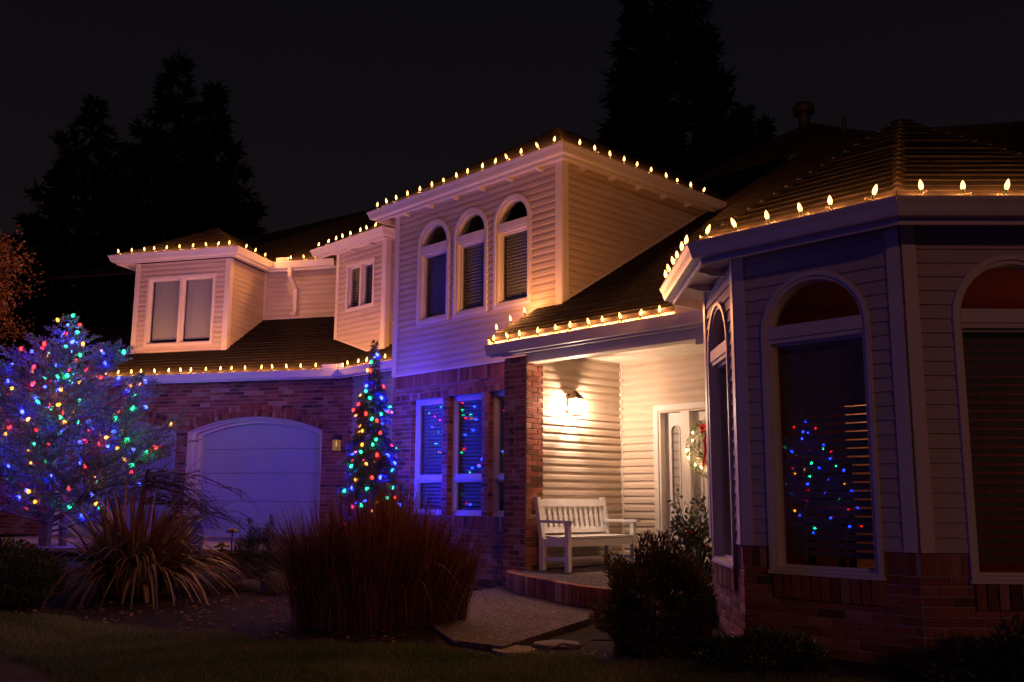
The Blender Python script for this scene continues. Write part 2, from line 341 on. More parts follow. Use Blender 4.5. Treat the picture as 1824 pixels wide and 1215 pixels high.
def siding(name, fr, s0, s1, z0, z1, ops=(), expo=.1016, prof=LAP, m='siding', lo=None, hi=None, label=None, zs=None, thick=.12):
    """a clad wall: sheathing mesh (the part) with each siding board as a piece of its own"""
    sh = MB(); boards = []; z = z0
    while z < z1-.004:
        zt = min(z+expo, z1)
        for b0, b1, t0, t1 in spans(s0, s1, z, zt, ops, lo, hi):
            if b1 < b0: b0 = b1 = (b0+b1)/2
            if t1 < t0: t0 = t1 = (t0+t1)/2
            vs = [fr(b0, -thick, z), fr(b1, -thick, z), fr(t1, -thick, zt), fr(t0, -thick, zt), fr(b0, 0, z), fr(b1, 0, z), fr(t1, 0, zt), fr(t0, 0, zt)]
            sh.add(vs, [(0, 3, 2, 1), (4, 5, 6, 7), (0, 1, 5, 4), (2, 3, 7, 6), (0, 4, 7, 3), (1, 2, 6, 5)])
            boards.append((b0, b1, t0, t1, z, zt))
        z += expo
    w = sh.build(name, m, house, label=label)
    for b0, b1, t0, t1, za, zb in boards:
        mb = MB(); n = len(prof); vs = []
        j = rnd.uniform(-.0006, .0006)
        for l, r in ((b0, t0), (b1, t1)):
            for o, q in prof:
                q2 = q*(zb-za) if q in (0, 1) else min(q, zb-za); k = q2/(zb-za); vs.append(fr(l+(r-l)*k, o+.001+j*(o > 0), za+q2))
        # profile ends: left then right
        mb.add(vs, [tuple(range(n)), tuple(range(n, 2*n))[::-1]]+[(i, n+i, n+(i+1) % n, (i+1) % n) for i in range(n)])
        mb.build('siding_board', m, w)
    return w
def board(fr, s0, s1, o0, o1, z0, z1, name='corner_board', m='trim', parent=None):
    mb = MB(); mb.box(fr, s0, s1, o0, o1, z0, z1); return mb.build(name, m, parent or house)
# bricks -------------------------------------------------------------
BW, BH = .2032, .0677
brick_cache = {}
def brick_obj(fr, s, o, z, w, h, d, parent):
    key = (round(w, 3), round(h, 3), round(d, 3))
    if key not in brick_cache:
        mb = MB(); e = .0035; W, H = w/2, h/2     # softened arrises
        vs = [(x*W, 0, y*H) for x, y in ((-1, -1), (1, -1), (1, 1), (-1, 1))]+[(x*W, d-e, y*H) for x, y in ((-1, -1), (1, -1), (1, 1), (-1, 1))]+[(x*(W-e), d, y*(H-e)) for x, y in ((-1, -1), (1, -1), (1, 1), (-1, 1))]
        mb.add(vs, [(0, 3, 2, 1), (8, 9, 10, 11)]+[(i, (i+1) % 4, 4+(i+1) % 4, 4+i) for i in range(4)]+[(4+i, 4+(i+1) % 4, 8+(i+1) % 4, 8+i) for i in range(4)])
        brick_cache[key] = mb.mesh('brick', 'brick')
    b = link('brick', brick_cache[key], parent)
    b.matrix_local = fr.mat4(s, o+rnd.uniform(-.0025, .0025), z) @ Matrix.Rotation(rnd.uniform(-.012, .012), 4, 'Y') @ Matrix.Rotation(rnd.uniform(-.01, .01), 4, 'Z')
    return b
def brickwork(name, fr, s0, s1, z0, z1, ops=(), rows=None, single=False, soldier=(), thick=.1, label=None, lo=None, hi=None, arches=()):
    """mortar backing (the part) and bricks proud of it; soldier = list of (z0,z1) bands of upright bricks"""
    back = MB(); joined = MB(); todo = []
    bands = []; z = z0
    sol = sorted(soldier)
    while z < z1-.01:
        s_ = next((q for q in sol if abs(q[0]-z) < .02), None)
        if s_: bands.append((z, s_[1], True)); z = s_[1]; continue
        nxt = min([q[0] for q in sol if q[0] > z+.01]+[z1]); zt = min(z+BH, nxt)
        if nxt-zt < .03: zt = nxt
        bands.append((z, zt, False)); z = zt
    for i, (za, zb, upright) in enumerate(bands):
        for b0, b1, t0, t1 in spans(s0, s1, za, zb, ops, lo, hi):
            vs = [fr(b0, -thick, za), fr(b1, -thick, za), fr(t1, -thick, zb), fr(t0, -thick, zb), fr(b0, 0, za), fr(b1, 0, za), fr(t1, 0, zb), fr(t0, 0, zb)]
            back.add(vs, [(0, 3, 2, 1), (4, 5, 6, 7), (0, 1, 5, 4), (2, 3, 7, 6), (0, 4, 7, 3), (1, 2, 6, 5)])
            l, r = max(b0, t0), min(b1, t1)
            pw = .0677 if upright else BW
            k = math.floor((l-s0)/pw)-1; off = 0 if upright else (i % 2)*BW/2
            while True:
                a = s0+k*pw+off; b = a+pw; k += 1
                if a > r: break
                a2 = max(a, l); b2 = min(b, r)
                if b2-a2 < .035: continue
                if any((cx-(a2+b2)/2)**2+((za+zb)/2-cz)**2 < rr*rr and (za+zb)/2 > zmin for cx, cz, rr, zmin in arches): continue
                todo.append((fr, (a2+b2)/2, (za+zb)/2, b2-a2-.009, zb-za-.009))
    w = back.build(name, 'mortar', house, label=label)
    for fr_, s, z, ww, hh in todo:
        if single: brick_obj(fr_, s, -.03, z, ww, hh, .039, w)
        else:
            j = rnd.uniform(.006, .011); joined.box(fr_, s-ww/2, s+ww/2, -.02, j, z-hh/2, z+hh/2, rnd.random())
    if not single and joined.v: joined.build('brick', 'brick_joined', w, kind='stuff')
    return w

# windows -------------------------------------------------------------
def arch_pts(c, z, r, n=24, rise=None):
    rise = rise or r
    return [(c+r*math.cos(math.pi*i/n), z+rise*math.sin(math.pi*i/n)) for i in range(n+1)]
def ring(mb, fr, s0, s1, z0, z1, w, o0, o1, arch, bottom=True, n=24):
    """casing round an opening: jambs, head (or arch) and bottom rail"""
    c = (s0+s1)/2; r = (s1-s0)/2
    if arch:
        outer = [(s1, z0)]+arch_pts(c, z1, r, n)+[(s0, z0)]; inner = [(s1-w, z0)]+arch_pts(c, z1, r-w, n)+[(s0+w, z0)]
        mb.strip(fr, inner, outer, o0, o1)
    else:
        mb.box(fr, s0, s0+w, o0, o1, z0, z1); mb.box(fr, s1-w, s1, o0, o1, z0, z1); mb.box(fr, s0+w, s1-w, o0, o1, z1-w, z1)
    if bottom: mb.box(fr, s0+w, s1-w, o0, o1, z0, z0+w)
def arch_window(fr, s0, s1, z0, zs, name, slats, pitch=.05, tilt=25, casing=.085, label=None, m_blind='blind', each=False, deep=.10, o=0.0, trz=None, rail=True, sashw=.035):
    """arched window: outer casing, transom bar, sash, two panes, blind"""
    w = MB(); ring(w, fr, s0, s1, z0, zs, casing*.55, o, o+.040, True, bottom=rail); ring(w, fr, s0+casing*.5, s1-casing*.5, z0+casing*.5*rail, zs, casing*.5, o-deep, o+.022, True, bottom=rail)
    win = w.build(name, 'trim', house, label=label)
    a, b = s0+casing, s1-casing; c = (s0+s1)/2; r = (b-a)/2; t = trz or zs
    mb = MB(); mb.box(fr, a, b, o-deep, o+.026, t-.10, t); mb.box(fr, a, b, o-deep, o+.012, t-.135, t-.103); mb.build('transom_bar', 'trim', win)
    sb = MB(); ring(sb, fr, a, b, z0+casing*rail+(0 if rail else .03), t-.135, sashw, o-.075, o-.035, False); sb.build('sash', 'trim', win)
    p = MB(); p.box(fr, a+sashw-.005, b-sashw+.005, o-.064, o-.050, z0+casing*rail+.03, t-.135-sashw+.005); p.build('pane', 'glass', win)
    p = MB(); p.prism(fr, [q for q in arch_pts(c, zs, r, 24)]+([(a, t), (b, t)] if abs(t-zs) > .01 else []), o-.064, o-.050); p.build('arched_pane', 'glass', win)
    blind(fr, win, a+.012, b-.012, z0+casing+.02, t-.15, o-deep-.05, pitch, tilt, m_blind, each)
    return win
def blind(fr, win, a, b, z0, z1, o, pitch, tilt, m, each):
    j = MB(); z = z1-.03; th = R(tilt); hw = pitch*.56
    mb = MB(); mb.box(fr, a, b, o-.03, o+.03, z1-.025, z1+.02); mb.build('blind_rail', m, win)
    base = None
    while z > z0:
        dz, do = math.sin(th)*hw, math.cos(th)*hw
        if each: mb = MB()
        else: mb = j
        vs = []
        for s in (a, b):
            for q, e in ((-1, -.0013), (1, -.0013), (1, .0013), (-1, .0013)): vs.append(fr(s, o+q*do, z+q*dz+e))
        mb.add(vs, [(0, 1, 2, 3), (7, 6, 5, 4), (0, 4, 5, 1), (1, 5, 6, 2), (2, 6, 7, 3), (3, 7, 4, 0)])
        if each: mb.build('slat', m, win)
        z -= pitch
    for q in (.22, .78): j.box(fr, a+(b-a)*q-.002, a+(b-a)*q+.002, o+.028, o+.031, z0, z1)
    j.build('blind' if not each else 'blind_cord', m, win)

# gutters ---------------------------------------------------------------
GUT = [(0, 0), (0, -.125), (.075, -.125), (.085, -.10), (.098, -.055), (.118, -.015), (.12, 0), (.112, 0), (.10, -.03), (.02, -.03)]
def gutter(fr, s0, s1, o, z, sk0=0, sk1=0, fascia=.17, soffit=None, lookouts=True, label=None, inner=.30, rise=-.005):
    """gutter whose front top edge lies at offset o; fascia board, soffit and lookouts behind it"""
    g = fr.shift(o-.12); S0, S1 = s0+sk0*(o-.12), s1+sk1*(o-.12); mb = MB(); mb.profile(g, GUT, S0, S1, sk0, sk1); gt = mb.build('gutter', 'gutter_white', house, label=label)
    fb = MB(); fb.profile(g, [(-.022, rise), (-.022, -fascia), (-.001, -fascia), (-.001, rise)], S0, S1, sk0, sk1); fb.build('fascia', 'trim', gt)
    if soffit is not None:
        sf = MB(); lo_, hi_ = min(s0, s1), max(s0, s1)
        sf.profile(fr, [(soffit, z), (o-.14, z), (o-.14, z-.012), (soffit, z-.012)], s0, s1, sk0, sk1, zoff=0) if False else None
    for q in (gt, *gt.children): q.data.transform(Matrix.Translation((0, 0, z)))
    if soffit is not None:
        sf = MB(); sf.profile(fr, [(0, z-.075), (o-.142, z-.075), (o-.142, z-.09), (0, z-.09)], s0+(sk0*0), s1, sk0, sk1); sf.build('soffit', 'trim', gt)
        if lookouts:
            lo_, hi_ = min(s0, s1), max(s0, s1); q = lo_+.35
            while q < hi_-.2:
                lk = MB(); lk.profile(fr.shift(0, q), [(0, -.15), (o-.30, -.15), (o-.145, -.10), (o-.145, -.091), (0, -.091)], 0, .045, zoff=z); lk.build('lookout', 'trim', gt); q += .61
    return gt
# roofs --------------------------------------------------------------------
def roof(name, e0, e1, r1, r0, expo=.145, each=False, label=None, lip=.013):
    """shingled slope: e0-e1 eave, r0-r1 top; every course steps over the one below"""
    e0, e1, r0, r1 = (np.array(p, float) for p in (e0, e1, r0, r1))
    nrm = np.cross(e1-e0, (r0+r1)/2-e0); nrm /= np.linalg.norm(nrm); nrm = nrm if nrm[2] > 0 else -nrm
    deck = MB(); d = nrm*.012; q = [e0, e1, r1, r0] if np.linalg.norm(r1-r0) > .01 else [e0, e1, r1]; n = len(q)
    deck.add([p-d*.2 for p in q]+[p-d*3 for p in q], [tuple(range(n)), tuple(range(n, 2*n))[::-1]]+[(i, (i+1) % n, n+(i+1) % n, n+i) for i in range(n)])
    w = deck.build(name, 'shingle', house, label=label)
    N = max(2, int(round(np.linalg.norm((r0+r1)/2-(e0+e1)/2)/expo))); J = MB()
    for i in range(N):
        t0, t1 = i/N, min(1, (i+1.15)/N); mb = MB() if each else J
        a0, a1, b0, b1 = e0+(r0-e0)*t0, e1+(r1-e1)*t0, e0+(r0-e0)*t1, e1+(r1-e1)*t1
        L = np.linalg.norm(a1-a0); k = max(1, int(L/.32)); vs = []
        jit = [rnd.uniform(.6, 1.35)*lip for _ in range(k+1)]
        for j in range(k+1):
            u = j/k; A = a0+(a1-a0)*u; B = b0+(b1-b0)*u
            vs += [A, A+nrm*jit[j], B+nrm*.002]
        fs = []
        for j in range(k): c = 3*j; fs += [(c, c+3, c+4, c+1), (c+1, c+4, c+5, c+2)]
        mb.add(vs, fs)
        if each: mb.build('shingle_course', 'shingle', w)
    if not each: J.build('shingle_courses', 'shingle', w)
    return w
def cap(p, q, parent, w=.13):
    """ridge / hip cap tiles laid one over the other"""
    p, q = np.array(p, float), np.array(q, float); p = p+(q-p)/np.linalg.norm(q-p)*.16; L = np.linalg.norm(q-p); d = (q-p)/L; side = np.cross(d, (0, 0, 1)); side /= np.linalg.norm(side); up = np.cross(side, d)
    n = max(1, int(L/.15)); mb = MB()
    for i in range(n):
        a = p+d*L*i/n; b = p+d*L*(i+1.2)/n; h = .018
        mb.add([a-side*w-up*w*.45+up*.012, a+up*(h+.012), a+side*w-up*w*.45+up*.012, b-side*w-up*w*.45, b+up*h*.4, b+side*w-up*w*.45], [(0, 1, 4, 3), (1, 2, 5, 4)])
        mb.add([a-side*w-up*w*.45, a, a+side*w-up*w*.45, a-side*w-up*w*.45+up*.012, a+up*(h+.012), a+side*w-up*w*.45+up*.012], [(0, 1, 4, 3), (1, 2, 5, 4)])
    return mb.build('ridge_cap', 'shingle_cap', parent)

# ===== tower (three arched windows)
UW = [dict(s0=.60, s1=1.34, z0=3.80, z1=5.05, arch=1), dict(s0=1.52, s1=2.25, z0=3.80, z1=5.05, arch=1), dict(s0=2.40, s1=3.15, z0=3.80, z1=5.05, arch=1)]
wC = siding('wall', FC, 0, 3.77, 3.03, 5.70, UW, label='tower wall of horizontal beige lap siding')
board(FC, -.022, .10, 0, .034, 3.03, 5.70, parent=wC); board(FC, 3.68, 3.79, 0, .034, 3.03, 5.70, parent=wC); board(FC, 0, 3.77, .0, .034, 3.003, 3.03, 'drip_board', parent=wC)
for i, u in enumerate(UW):
    arch_window(FC, u['s0']-.022, u['s1']+.022, 3.78, 5.05, 'window', 0, tilt=(48, 24, 52)[i], m_blind='blind_dark' if i != 1 else 'blind')
wD = siding('wall', FD, 0, 3.9, 3.69, 5.70, lo=None, hi=lambda z: max(0, (z-3.70)/.588), label='side wall of the tower above the porch roof')
board(FD, -.022, .09, 0, .034, 3.70, 5.70, parent=wD)
siding('wall', FDL, 0, 4.2, 2.9, 5.70, expo=.4, label='far side wall of the tower')
ft = MB(); ft.add([FD(.03, .03, 3.712), FD(3.45, .03, 3.69+.588*3.45+.02), FD(3.45, .03, 3.69+.588*3.45+.06), FD(.03, .03, 3.752), FD(.03, 0, 3.712), FD(3.45, 0, 3.69+.588*3.45+.02), FD(3.45, 0, 3.69+.588*3.45+.06), FD(.03, 0, 3.752)], [(0, 1, 2, 3), (4, 7, 6, 5), (0, 4, 5, 1), (3, 2, 6, 7), (0, 3, 7, 4), (1, 5, 6, 2)]); ft.build('flashing', 'trim', wD)
TE = 5.79
gutter(FC, 0, 3.77, .38, TE, sk0=-1, sk1=1, soffit=0)      # mitred at both ends (s grows with o outside the corners)
for g in list(house.children)[-1:]: pass
gutter(FD, 0, 3.45, .38, TE, sk0=-1, soffit=0)
gutter(FDL, 0, 3.45, .38, TE, sk0=-1)
ez = TE+.01; ap = FC(1.885, -1.885, ez+.667*(1.885+.30)); apb = FC(1.885, -5.5, ap[2])
rt = roof('roof', FC(-.30, .30, ez), FC(4.07, .30, ez), ap, ap, each=True, label='hipped shingle roof over the tower')
cap(FC(-.30, .30, ez+.01), ap, rt); cap(FC(4.07, .30, ez+.01), ap, rt); cap(ap, apb, rt)
roof('roof', FC(-.30, .30, ez), FC(-.30, -5.5, ez), apb, ap); roof('roof', FC(4.07, -5.5, ez), FC(4.07, .30, ez), ap, apb)

# ===== tower lower brick with three recessed windows
LW = [dict(s0=2.50, s1=3.29, z0=.83, z1=2.60), dict(s0=1.60, s1=2.38, z0=.83, z1=2.60), dict(s0=.70, s1=1.47, z0=.83, z1=2.60)]
wB = brickwork('brick_wall', FC, .35, 3.78, -.3, 3.005, LW, soldier=[(.63, .83), (2.60, 2.70), (2.80, 3.005)], label='brick wall of the tower with three tall windows')
rv = MB()
for u in LW:
    rv.box(FC, u['s1'], u['s1']+.005, -.16, 0.004, u['z0'], u['z1'])
for u in LW:      # brick reveals on both jambs, one course high each
    jb = MB(); z = u['z0']
    while z < u['z1']-.03:
        jb.box(FC, u['s1']-.007, u['s1']+.02, -.10, -.004, z+.005, min(z+BH, u['z1'])-.005, rnd.random()); jb.box(FC, u['s0']-.02, u['s0']+.007, -.10, -.004, z+.005, min(z+BH, u['z1'])-.005, rnd.random()); z += BH
    jb.build('brick', 'brick_joined', wB, kind='stuff')
    a, b = u['s0']+.012, u['s1']-.012; w = MB(); ring(w, FC, a, b, u['z0']-.0, u['z1'], .05, -.15, -.085, False); win = w.build('window', 'trim', house)
    mb = MB(); mb.box(FC, a-.0, b+.0, -.14, -.02, u['z0']-.055, u['z0']-.004); mb.build('sill', 'trim', win)
    mb = MB(); mb.box(FC, a+.05, b-.05, -.145, -.075, 1.345, 1.405); mb.build('meeting_rail', 'trim', win)
    sb = MB(); ring(sb, FC, a+.05, b-.05, 1.405, u['z1']-.05, .03, -.15, -.105, False); ring(sb, FC, a+.05, b-.05, u['z0']+.05, 1.345, .03, -.15, -.105, False); sb.build('sash', 'trim', win)
    p = MB(); p.box(FC, a+.075, b-.075, -.137, -.122, 1.43, u['z1']-.075); p.build('pane', 'glass', win)
    p = MB(); p.box(FC, a+.075, b-.075, -.137, -.122, u['z0']+.075, 1.32); p.build('pane', 'glass', win)
    blind(FC, win, a+.06, b-.06, u['z0']+.06, u['z1']-.07, -.20, .056, 40, 'blind', False)

# ===== porch: pier, lamp wall, back wall with door, beam, ceiling
FDp = FD.shift(.012)
pier = brickwork('brick_pier', FDp, -.694, -.40, .0, 2.83, single=True, thick=.39, label='brick pier at the corner of the porch')
FCp = FC.shift(.688)
brickwork('brick_pier', FCp, -.008, .40, -.1, 2.90, single=True, thick=.25, label='shaded face of the porch pier carrying the house number')
board(FC, .02, .38, .0, .44, -.1, 2.9, 'pier_core', 'mortar', pier)
wL = siding('wall', FD, -.40, 1.20, .215, 3.02, label='porch wall of beige siding behind the white bench')
board(FD, 1.15, 1.20, .0, .03, .2, 3.0, parent=wL)
DK = dict(s0=.66, s1=2.62, z0=.2, z1=2.27)
wK = siding('wall', FK, 0, 3.42, .215, 3.02, [DK], label='porch wall beside the front door')
board(FK, .0, .045, .0, .03, .2, 3.0, parent=wK)
# door set
dc = MB(); ring(dc, FK, .59, 2.69, .2, 2.345, .075, .0, .035, False, bottom=False); dc.box(FK, .665, 2.615, -.14, .02, 2.24, 2.272)
dc.box(FK, .655, .70, -.14, .02, .2, 2.24); dc.box(FK, 1.035, 1.17, -.14, .012, .2, 2.24); dc.box(FK, 2.58, 2.62, -.14, .02, .2, 2.24); dc.box(FK, 2.16, 2.29, -.14, .012, .2, 2.24)
door = dc.build('door_frame', 'door_white', house, label='white door casing with sidelights')
def sidelight(a, b):
    m_ = MB(); m_.box(FK, a, b, -.13, -.09, .2, .95); c = (a+b)/2; r = .062
    m_.box(FK, a, c-r, -.13, -.09, .95, 2.24); m_.box(FK, c+r, b, -.13, -.09, .95, 2.24)
    m_.strip(FK, arch_pts(c, 2.0, r, 12), [(c+r, 2.24) if i < 6 else (c-r, 2.24) for i in range(13)], -.13, -.09)
    sl_ = m_.build('sidelight', 'door_white', door)
    g = MB(); g.box(FK, c-r, c+r, -.118, -.108, .95, 2.0); g.prism(FK, arch_pts(c, 2.0, r, 12), -.118, -.108); g.build('sidelight_glass', 'frosted', sl_)
    mo = MB(); ring(mo, FK, c-r-.018, c+r+.018, .935, 2.0, .018, -.09, -.078, True, n=12); ring(mo, FK, a+.06, b-.06, .33, .86, .02, -.09, -.08, False)
    mo.build('sidelight_moulding', 'door_white', sl_)
    ld = MB()
    for i in range(9): 
        z = 1.02+i*.115
        for q in range(4): ld.tube([FK(c-r+.031*q, -.106, z), FK(c-r+.031*(q+.5), -.106, z+.035), FK(c-r+.031*(q+1), -.106, z)], .003, 4)
    ld.build('leaded_lines', 'lead', sl_)
sidelight(.70, 1.035); sidelight(2.29, 2.58)
dl = MB(); dl.box(FK, 1.17, 2.16, -.14, -.085, .21, 2.23); dleaf = dl.build('front_door', 'door_white', door)
pn = MB(); ring(pn, FK, 1.28, 1.62, .38, .95, .025, -.085, -.072, False); ring(pn, FK, 1.71, 2.05, .38, .95, .025, -.085, -.072, False)
ring(pn, FK, 1.28, 1.62, 1.1, 1.95, .025, -.085, -.072, True); ring(pn, FK, 1.71, 2.05, 1.1, 1.95, .025, -.085, -.072, True); pn.build('door_panel', 'door_white', dleaf)
kb = MB(); kb.lathe([(.0, 0), (.02, .0), (.02, .03), (.03, .045), (.025, .07), (.0, .075)], 10, M=FK.mat4(2.08, -.08, 1.2)@Matrix.Rotation(R(-90), 4, 'X')); kb.build('door_knob', 'lead', dleaf)
# beam and ceiling
bm = MB(); bm.box(FC, -3.05, .012, .50, .675, 2.81, 2.97); beam = bm.build('porch_beam', 'trim', house)
ap_ = MB(); ap_.box(FC, -2.80, -2.66, .68, .72, 2.74, 2.93); ap_.build('beam_block', 'trim', beam)
ce = MB(); ce.box(FC, -3.4, .02, -1.25, .55, 3.0, 3.03); ceil = ce.build('porch_ceiling', 'trim', house)
o = -1.2
while o < .50:
    mb = MB(); mb.box(FC, -3.35, .0, o, o+.083, 2.985+rnd.uniform(-.001, .001), 3.0); mb.build('ceiling_plank', 'trim', ceil); o += .09
# platform
pf = [tuple(p) for p in CV[::6]]+[tuple(CV[-1])]
porch = sheet('porch_floor', pf+[FF(2.8, 0, 0)[:2], FK(0, 0, 0)[:2], FD(-.68, 0, 0)[:2]], .205, 'aggregate', .25, parent=house)
nb = int(cl[-1]/.077)
for i in range(nb):
    d = (i+.5)*cl[-1]/nb; p = curb_at(d); q = curb_at(d+.01)-curb_at(d-.01); ang = math.degrees(math.atan2(q[0], q[1]))
    fr = F(p, ang, (-1, -1)); b = brick_obj(fr, 0, -.045, .112, .068, .205, .10, porch)
# porch eave
PG = 3.045
gutter(FC, .45, -3.3, 1.02, PG, soffit=None, fascia=.15, rise=.075)
sg = MB(); sg.box(FC, -2.86, -2.60, .985, .995, PG-.01, PG+.10); sg.box(FC, -2.60, -2.595, .80, .995, PG-.01, PG+.10); sg.build('splash_guard', 'gutter_white', house)
sf = MB(); sf.box(FC, -3.2, .44, .67, .89, 2.925, 2.94); sf.build('soffit', 'trim', house)
def mr(s, o): return FC(s, o, 3.69-.588*o)
rr = roof('roof', mr(.46, .945), mr(-3.6, .945), mr(-3.6, 0), mr(.46, 0), each=True, label='porch roof of dark shingles sloping up beside the tower')
roof('roof', mr(0, .0), mr(-5.2, .0), mr(-5.2, -3.6), mr(0, -3.6), each=True, label='main roof slope above the porch')
# upper main roof, hipped to a high peak
pk = mr(1.94, -10.45); pr = mr(-3.2, -4.2); pl = mr(0, -3.6); pl2 = mr(4.6, -8.0)
roof('roof', mr(0, -3.6), mr(-5.2, -3.6), mr(-1.2, -6.8), mr(.0, -6.8)); roof('roof', mr(3.0, -6.8), mr(-1.2, -6.8), pk, mr(1.9, -10.45))
roof('roof', mr(-1.2, -6.8), FC(-8, -12, 4.5), pk, pk); roof('roof', mr(-5.2, -3.6), FC(-8, -12, 4.5), mr(-1.2, -6.8), mr(-1.2, -6.8)); roof('roof', mr(3.0, -6.8), FC(6, -12, 6.5), pk, pk)
mb = MB(); q = mr(1.94, -10.3); mb.lathe([(.13, -.2), (.13, .25), (.24, .27), (.26, .42), (.2, .50), (.0, .52)], 12, c=q); mb.build('roof_vent', 'dark_metal', house)
mb = MB(); q = mr(-.3, -7.75); mb.lathe([(.05, -.1), (.05, .30), (.0, .30)], 8, c=q); mb.build('vent_pipe', 'dark_metal', house)
rk = MB(); a = np.array(mr(.455, .945)); b = np.array(mr(.455, .0))
rk.add([a, b, b-(0, 0, .14), a-(0, 0, .14)]+[p+np.array([FC.d[0]*-.03, FC.d[1]*-.03, 0]) for p in (a, b, b-(0, 0, .14), a-(0, 0, .14))], [(0, 1, 2, 3), (4, 7, 6, 5), (0, 4, 5, 1), (1, 5, 6, 2), (2, 6, 7, 3), (3, 7, 4, 0)]); rk.build('rake_board', 'trim', house)
# house number 2800 down the pier
for i, ch in enumerate('2800'):
    cu = bpy.data.curves.new('digit', 'FONT'); cu.body = ch; cu.size = .135; cu.extrude = .006; cu.align_x = 'CENTER'
    t = bpy.data.objects.new('tmp', cu); scene.collection.objects.link(t); dg = bpy.context.evaluated_depsgraph_get(); me = bpy.data.meshes.new_from_object(t.evaluated_get(dg)); bpy.data.objects.remove(t)
    me.materials.clear(); me.materials.append(MATS['dark_metal'])
    d = link('house_number_digit', me, house, label='dark metal digit '+ch+' on the brick pier')
    M = FC.mat4(.255, .70, 2.03-.137*i); M = M@Matrix.Rotation(math.pi, 4, 'Z')@Matrix.Rotation(R(90), 4, 'X'); d.matrix_local = M

# ===== bay
BZ0, BZ1 = .735, 3.06
bops = {'A': [dict(s0=.26, s1=1.11, z0=.60, z1=2.36, arch=1)], 'B': [dict(s0=.345, s1=1.195, z0=.60, z1=2.36, arch=1)], 'E': [dict(s0=.27, s1=1.12, z0=.60, z1=2.36, arch=1)]}
bay = {}
for k, fr, Lw in (('A', FA, 1.378), ('B', FB, 1.54), ('E', FE, 1.36)):
    w = siding('wall', fr, 0, Lw, BZ0, BZ1, bops[k], prof=CLAP, m='bay_siding', label='bay wall of painted clapboard around an arched window')
    bw = brickwork('brick_wall', fr, .0, Lw, -.3 if k != 'E' else -.2, BZ0, [dict(s0=bops[k][0]['s0']-.005, s1=bops[k][0]['s1']+.005, z0=.56, z1=3)], soldier=[(.575, BZ0)], single=True, label='brick base of the bay')
    # the sill course of uprights under the window
    for i in range(11): brick_obj(fr, bops[k][0]['s0']+.04+i*.077, -.01, .455, .066, .19, .045, bw)
    board(fr, .0, .095, .0, .030, BZ0, BZ1, parent=w); board(fr, Lw-.095, Lw, .0, .030, BZ0, BZ1, parent=w)
    u = bops[k][0]
    win = arch_window(fr, u['s0']-.02, u['s1']+.02, .555, 2.375, 'window', 0, pitch=.0625, tilt=42, casing=.062, each=(k != 'E'), m_blind='blind_dark', deep=.09, trz=2.43, rail=False, sashw=.02)
    mb = MB(); mb.box(fr, u['s0']-.03, u['s1']+.03, -.08, .05, .535, .560); mb.box(fr, u['s0']-.02, u['s1']+.02, -.08, .035, .561, .585); mb.build('sill', 'trim', win)
siding('wall', FF, 0, 2.8, -.2, BZ1, expo=.3, label='porch side wall of the bay'); 
FB2 = F(FB(1.54, 0, 0)[:2], 45.8, (1, -1)); siding('wall', FB2, 0, 1.4, -.2, BZ1, expo=.3, label='far right wall of the bay')
tg = math.tan(R(22.5)); BG = 3.135
gutter(FA, 0, 1.378, .42, BG, sk0=-tg, sk1=tg, soffit=0, lookouts=False); gutter(FB, 0, 1.54, .42, BG, sk0=-tg, sk1=tg, soffit=0, lookouts=False)
gutter(FE, 0, 1.36, .42, BG, sk0=-tg, sk1=tg, soffit=0); gutter(FF, 0, 1.3, .42, BG, sk0=-tg, soffit=0); gutter(FB2, 0, 1.4, .42, BG, sk0=-tg)
bp = (3.60, 8.35, 4.57); bp2 = (3.75, 8.5, 4.57)
def ec(fr, L): e = .335; return fr(-tg*e, e, BG+.012), fr(L+tg*e, e, BG+.012)
cs = []
for fr, Lw, each in ((FB, 1.54, True), (FA, 1.378, True), (FE, 1.36, True), (FB2, 1.6, False), (FF, 1.5, False)):
    a, b = ec(fr, Lw); r_ = roof('roof', a, b, bp, bp, each=each, label='many-sided hip roof over the bay' if each else None, expo=.14)
    if fr is FB: cap(a, bp, r_, .12); cap(b, bp, r_, .12)
    if fr is FE: cap(a, bp, r_, .12); cap(b, bp, r_, .12)
# room behind the bay
rm = link('interior_room', None, house, label='red dining room seen dimly behind the bay windows')
def quad(name, pts, m, parent=rm):
    mb = MB(); mb.add(pts, [tuple(range(len(pts)))]); return mb.build(name, m, parent)
RP = [FE(1.25, -.14, 0)[:2], FE(.06, -.14, 0)[:2], FA(1.32, -.14, 0)[:2], FB(1.48, -.14, 0)[:2], (6.35, 7.9), (6.35, 10.38), (3.55, 10.38)]
quad('room_floor', [(x, y, .42) for x, y in RP], 'room_floor'); quad('room_ceiling', [(x, y, 3.03) for x, y in RP], 'room_red')
for a, b, z0, z1 in ((2.4, 3.38, .42, 3.02), (3.66, 6.4, .42, 3.02), (3.38, 3.66, 2.06, 3.02)):
    mb = MB(); mb.box(WORLD, a, b, 9.6, 9.7, z0, z1); mb.build('room_partition', 'room_red', rm)
mb = MB(); mb.box(WORLD, 6.3, 6.4, 6.7, 10.4, .3, 3.1); mb.box(WORLD, 3.1, 6.4, 10.36, 10.4, .3, 3.1); mb.build('room_back_wall', 'room_cream', rm)

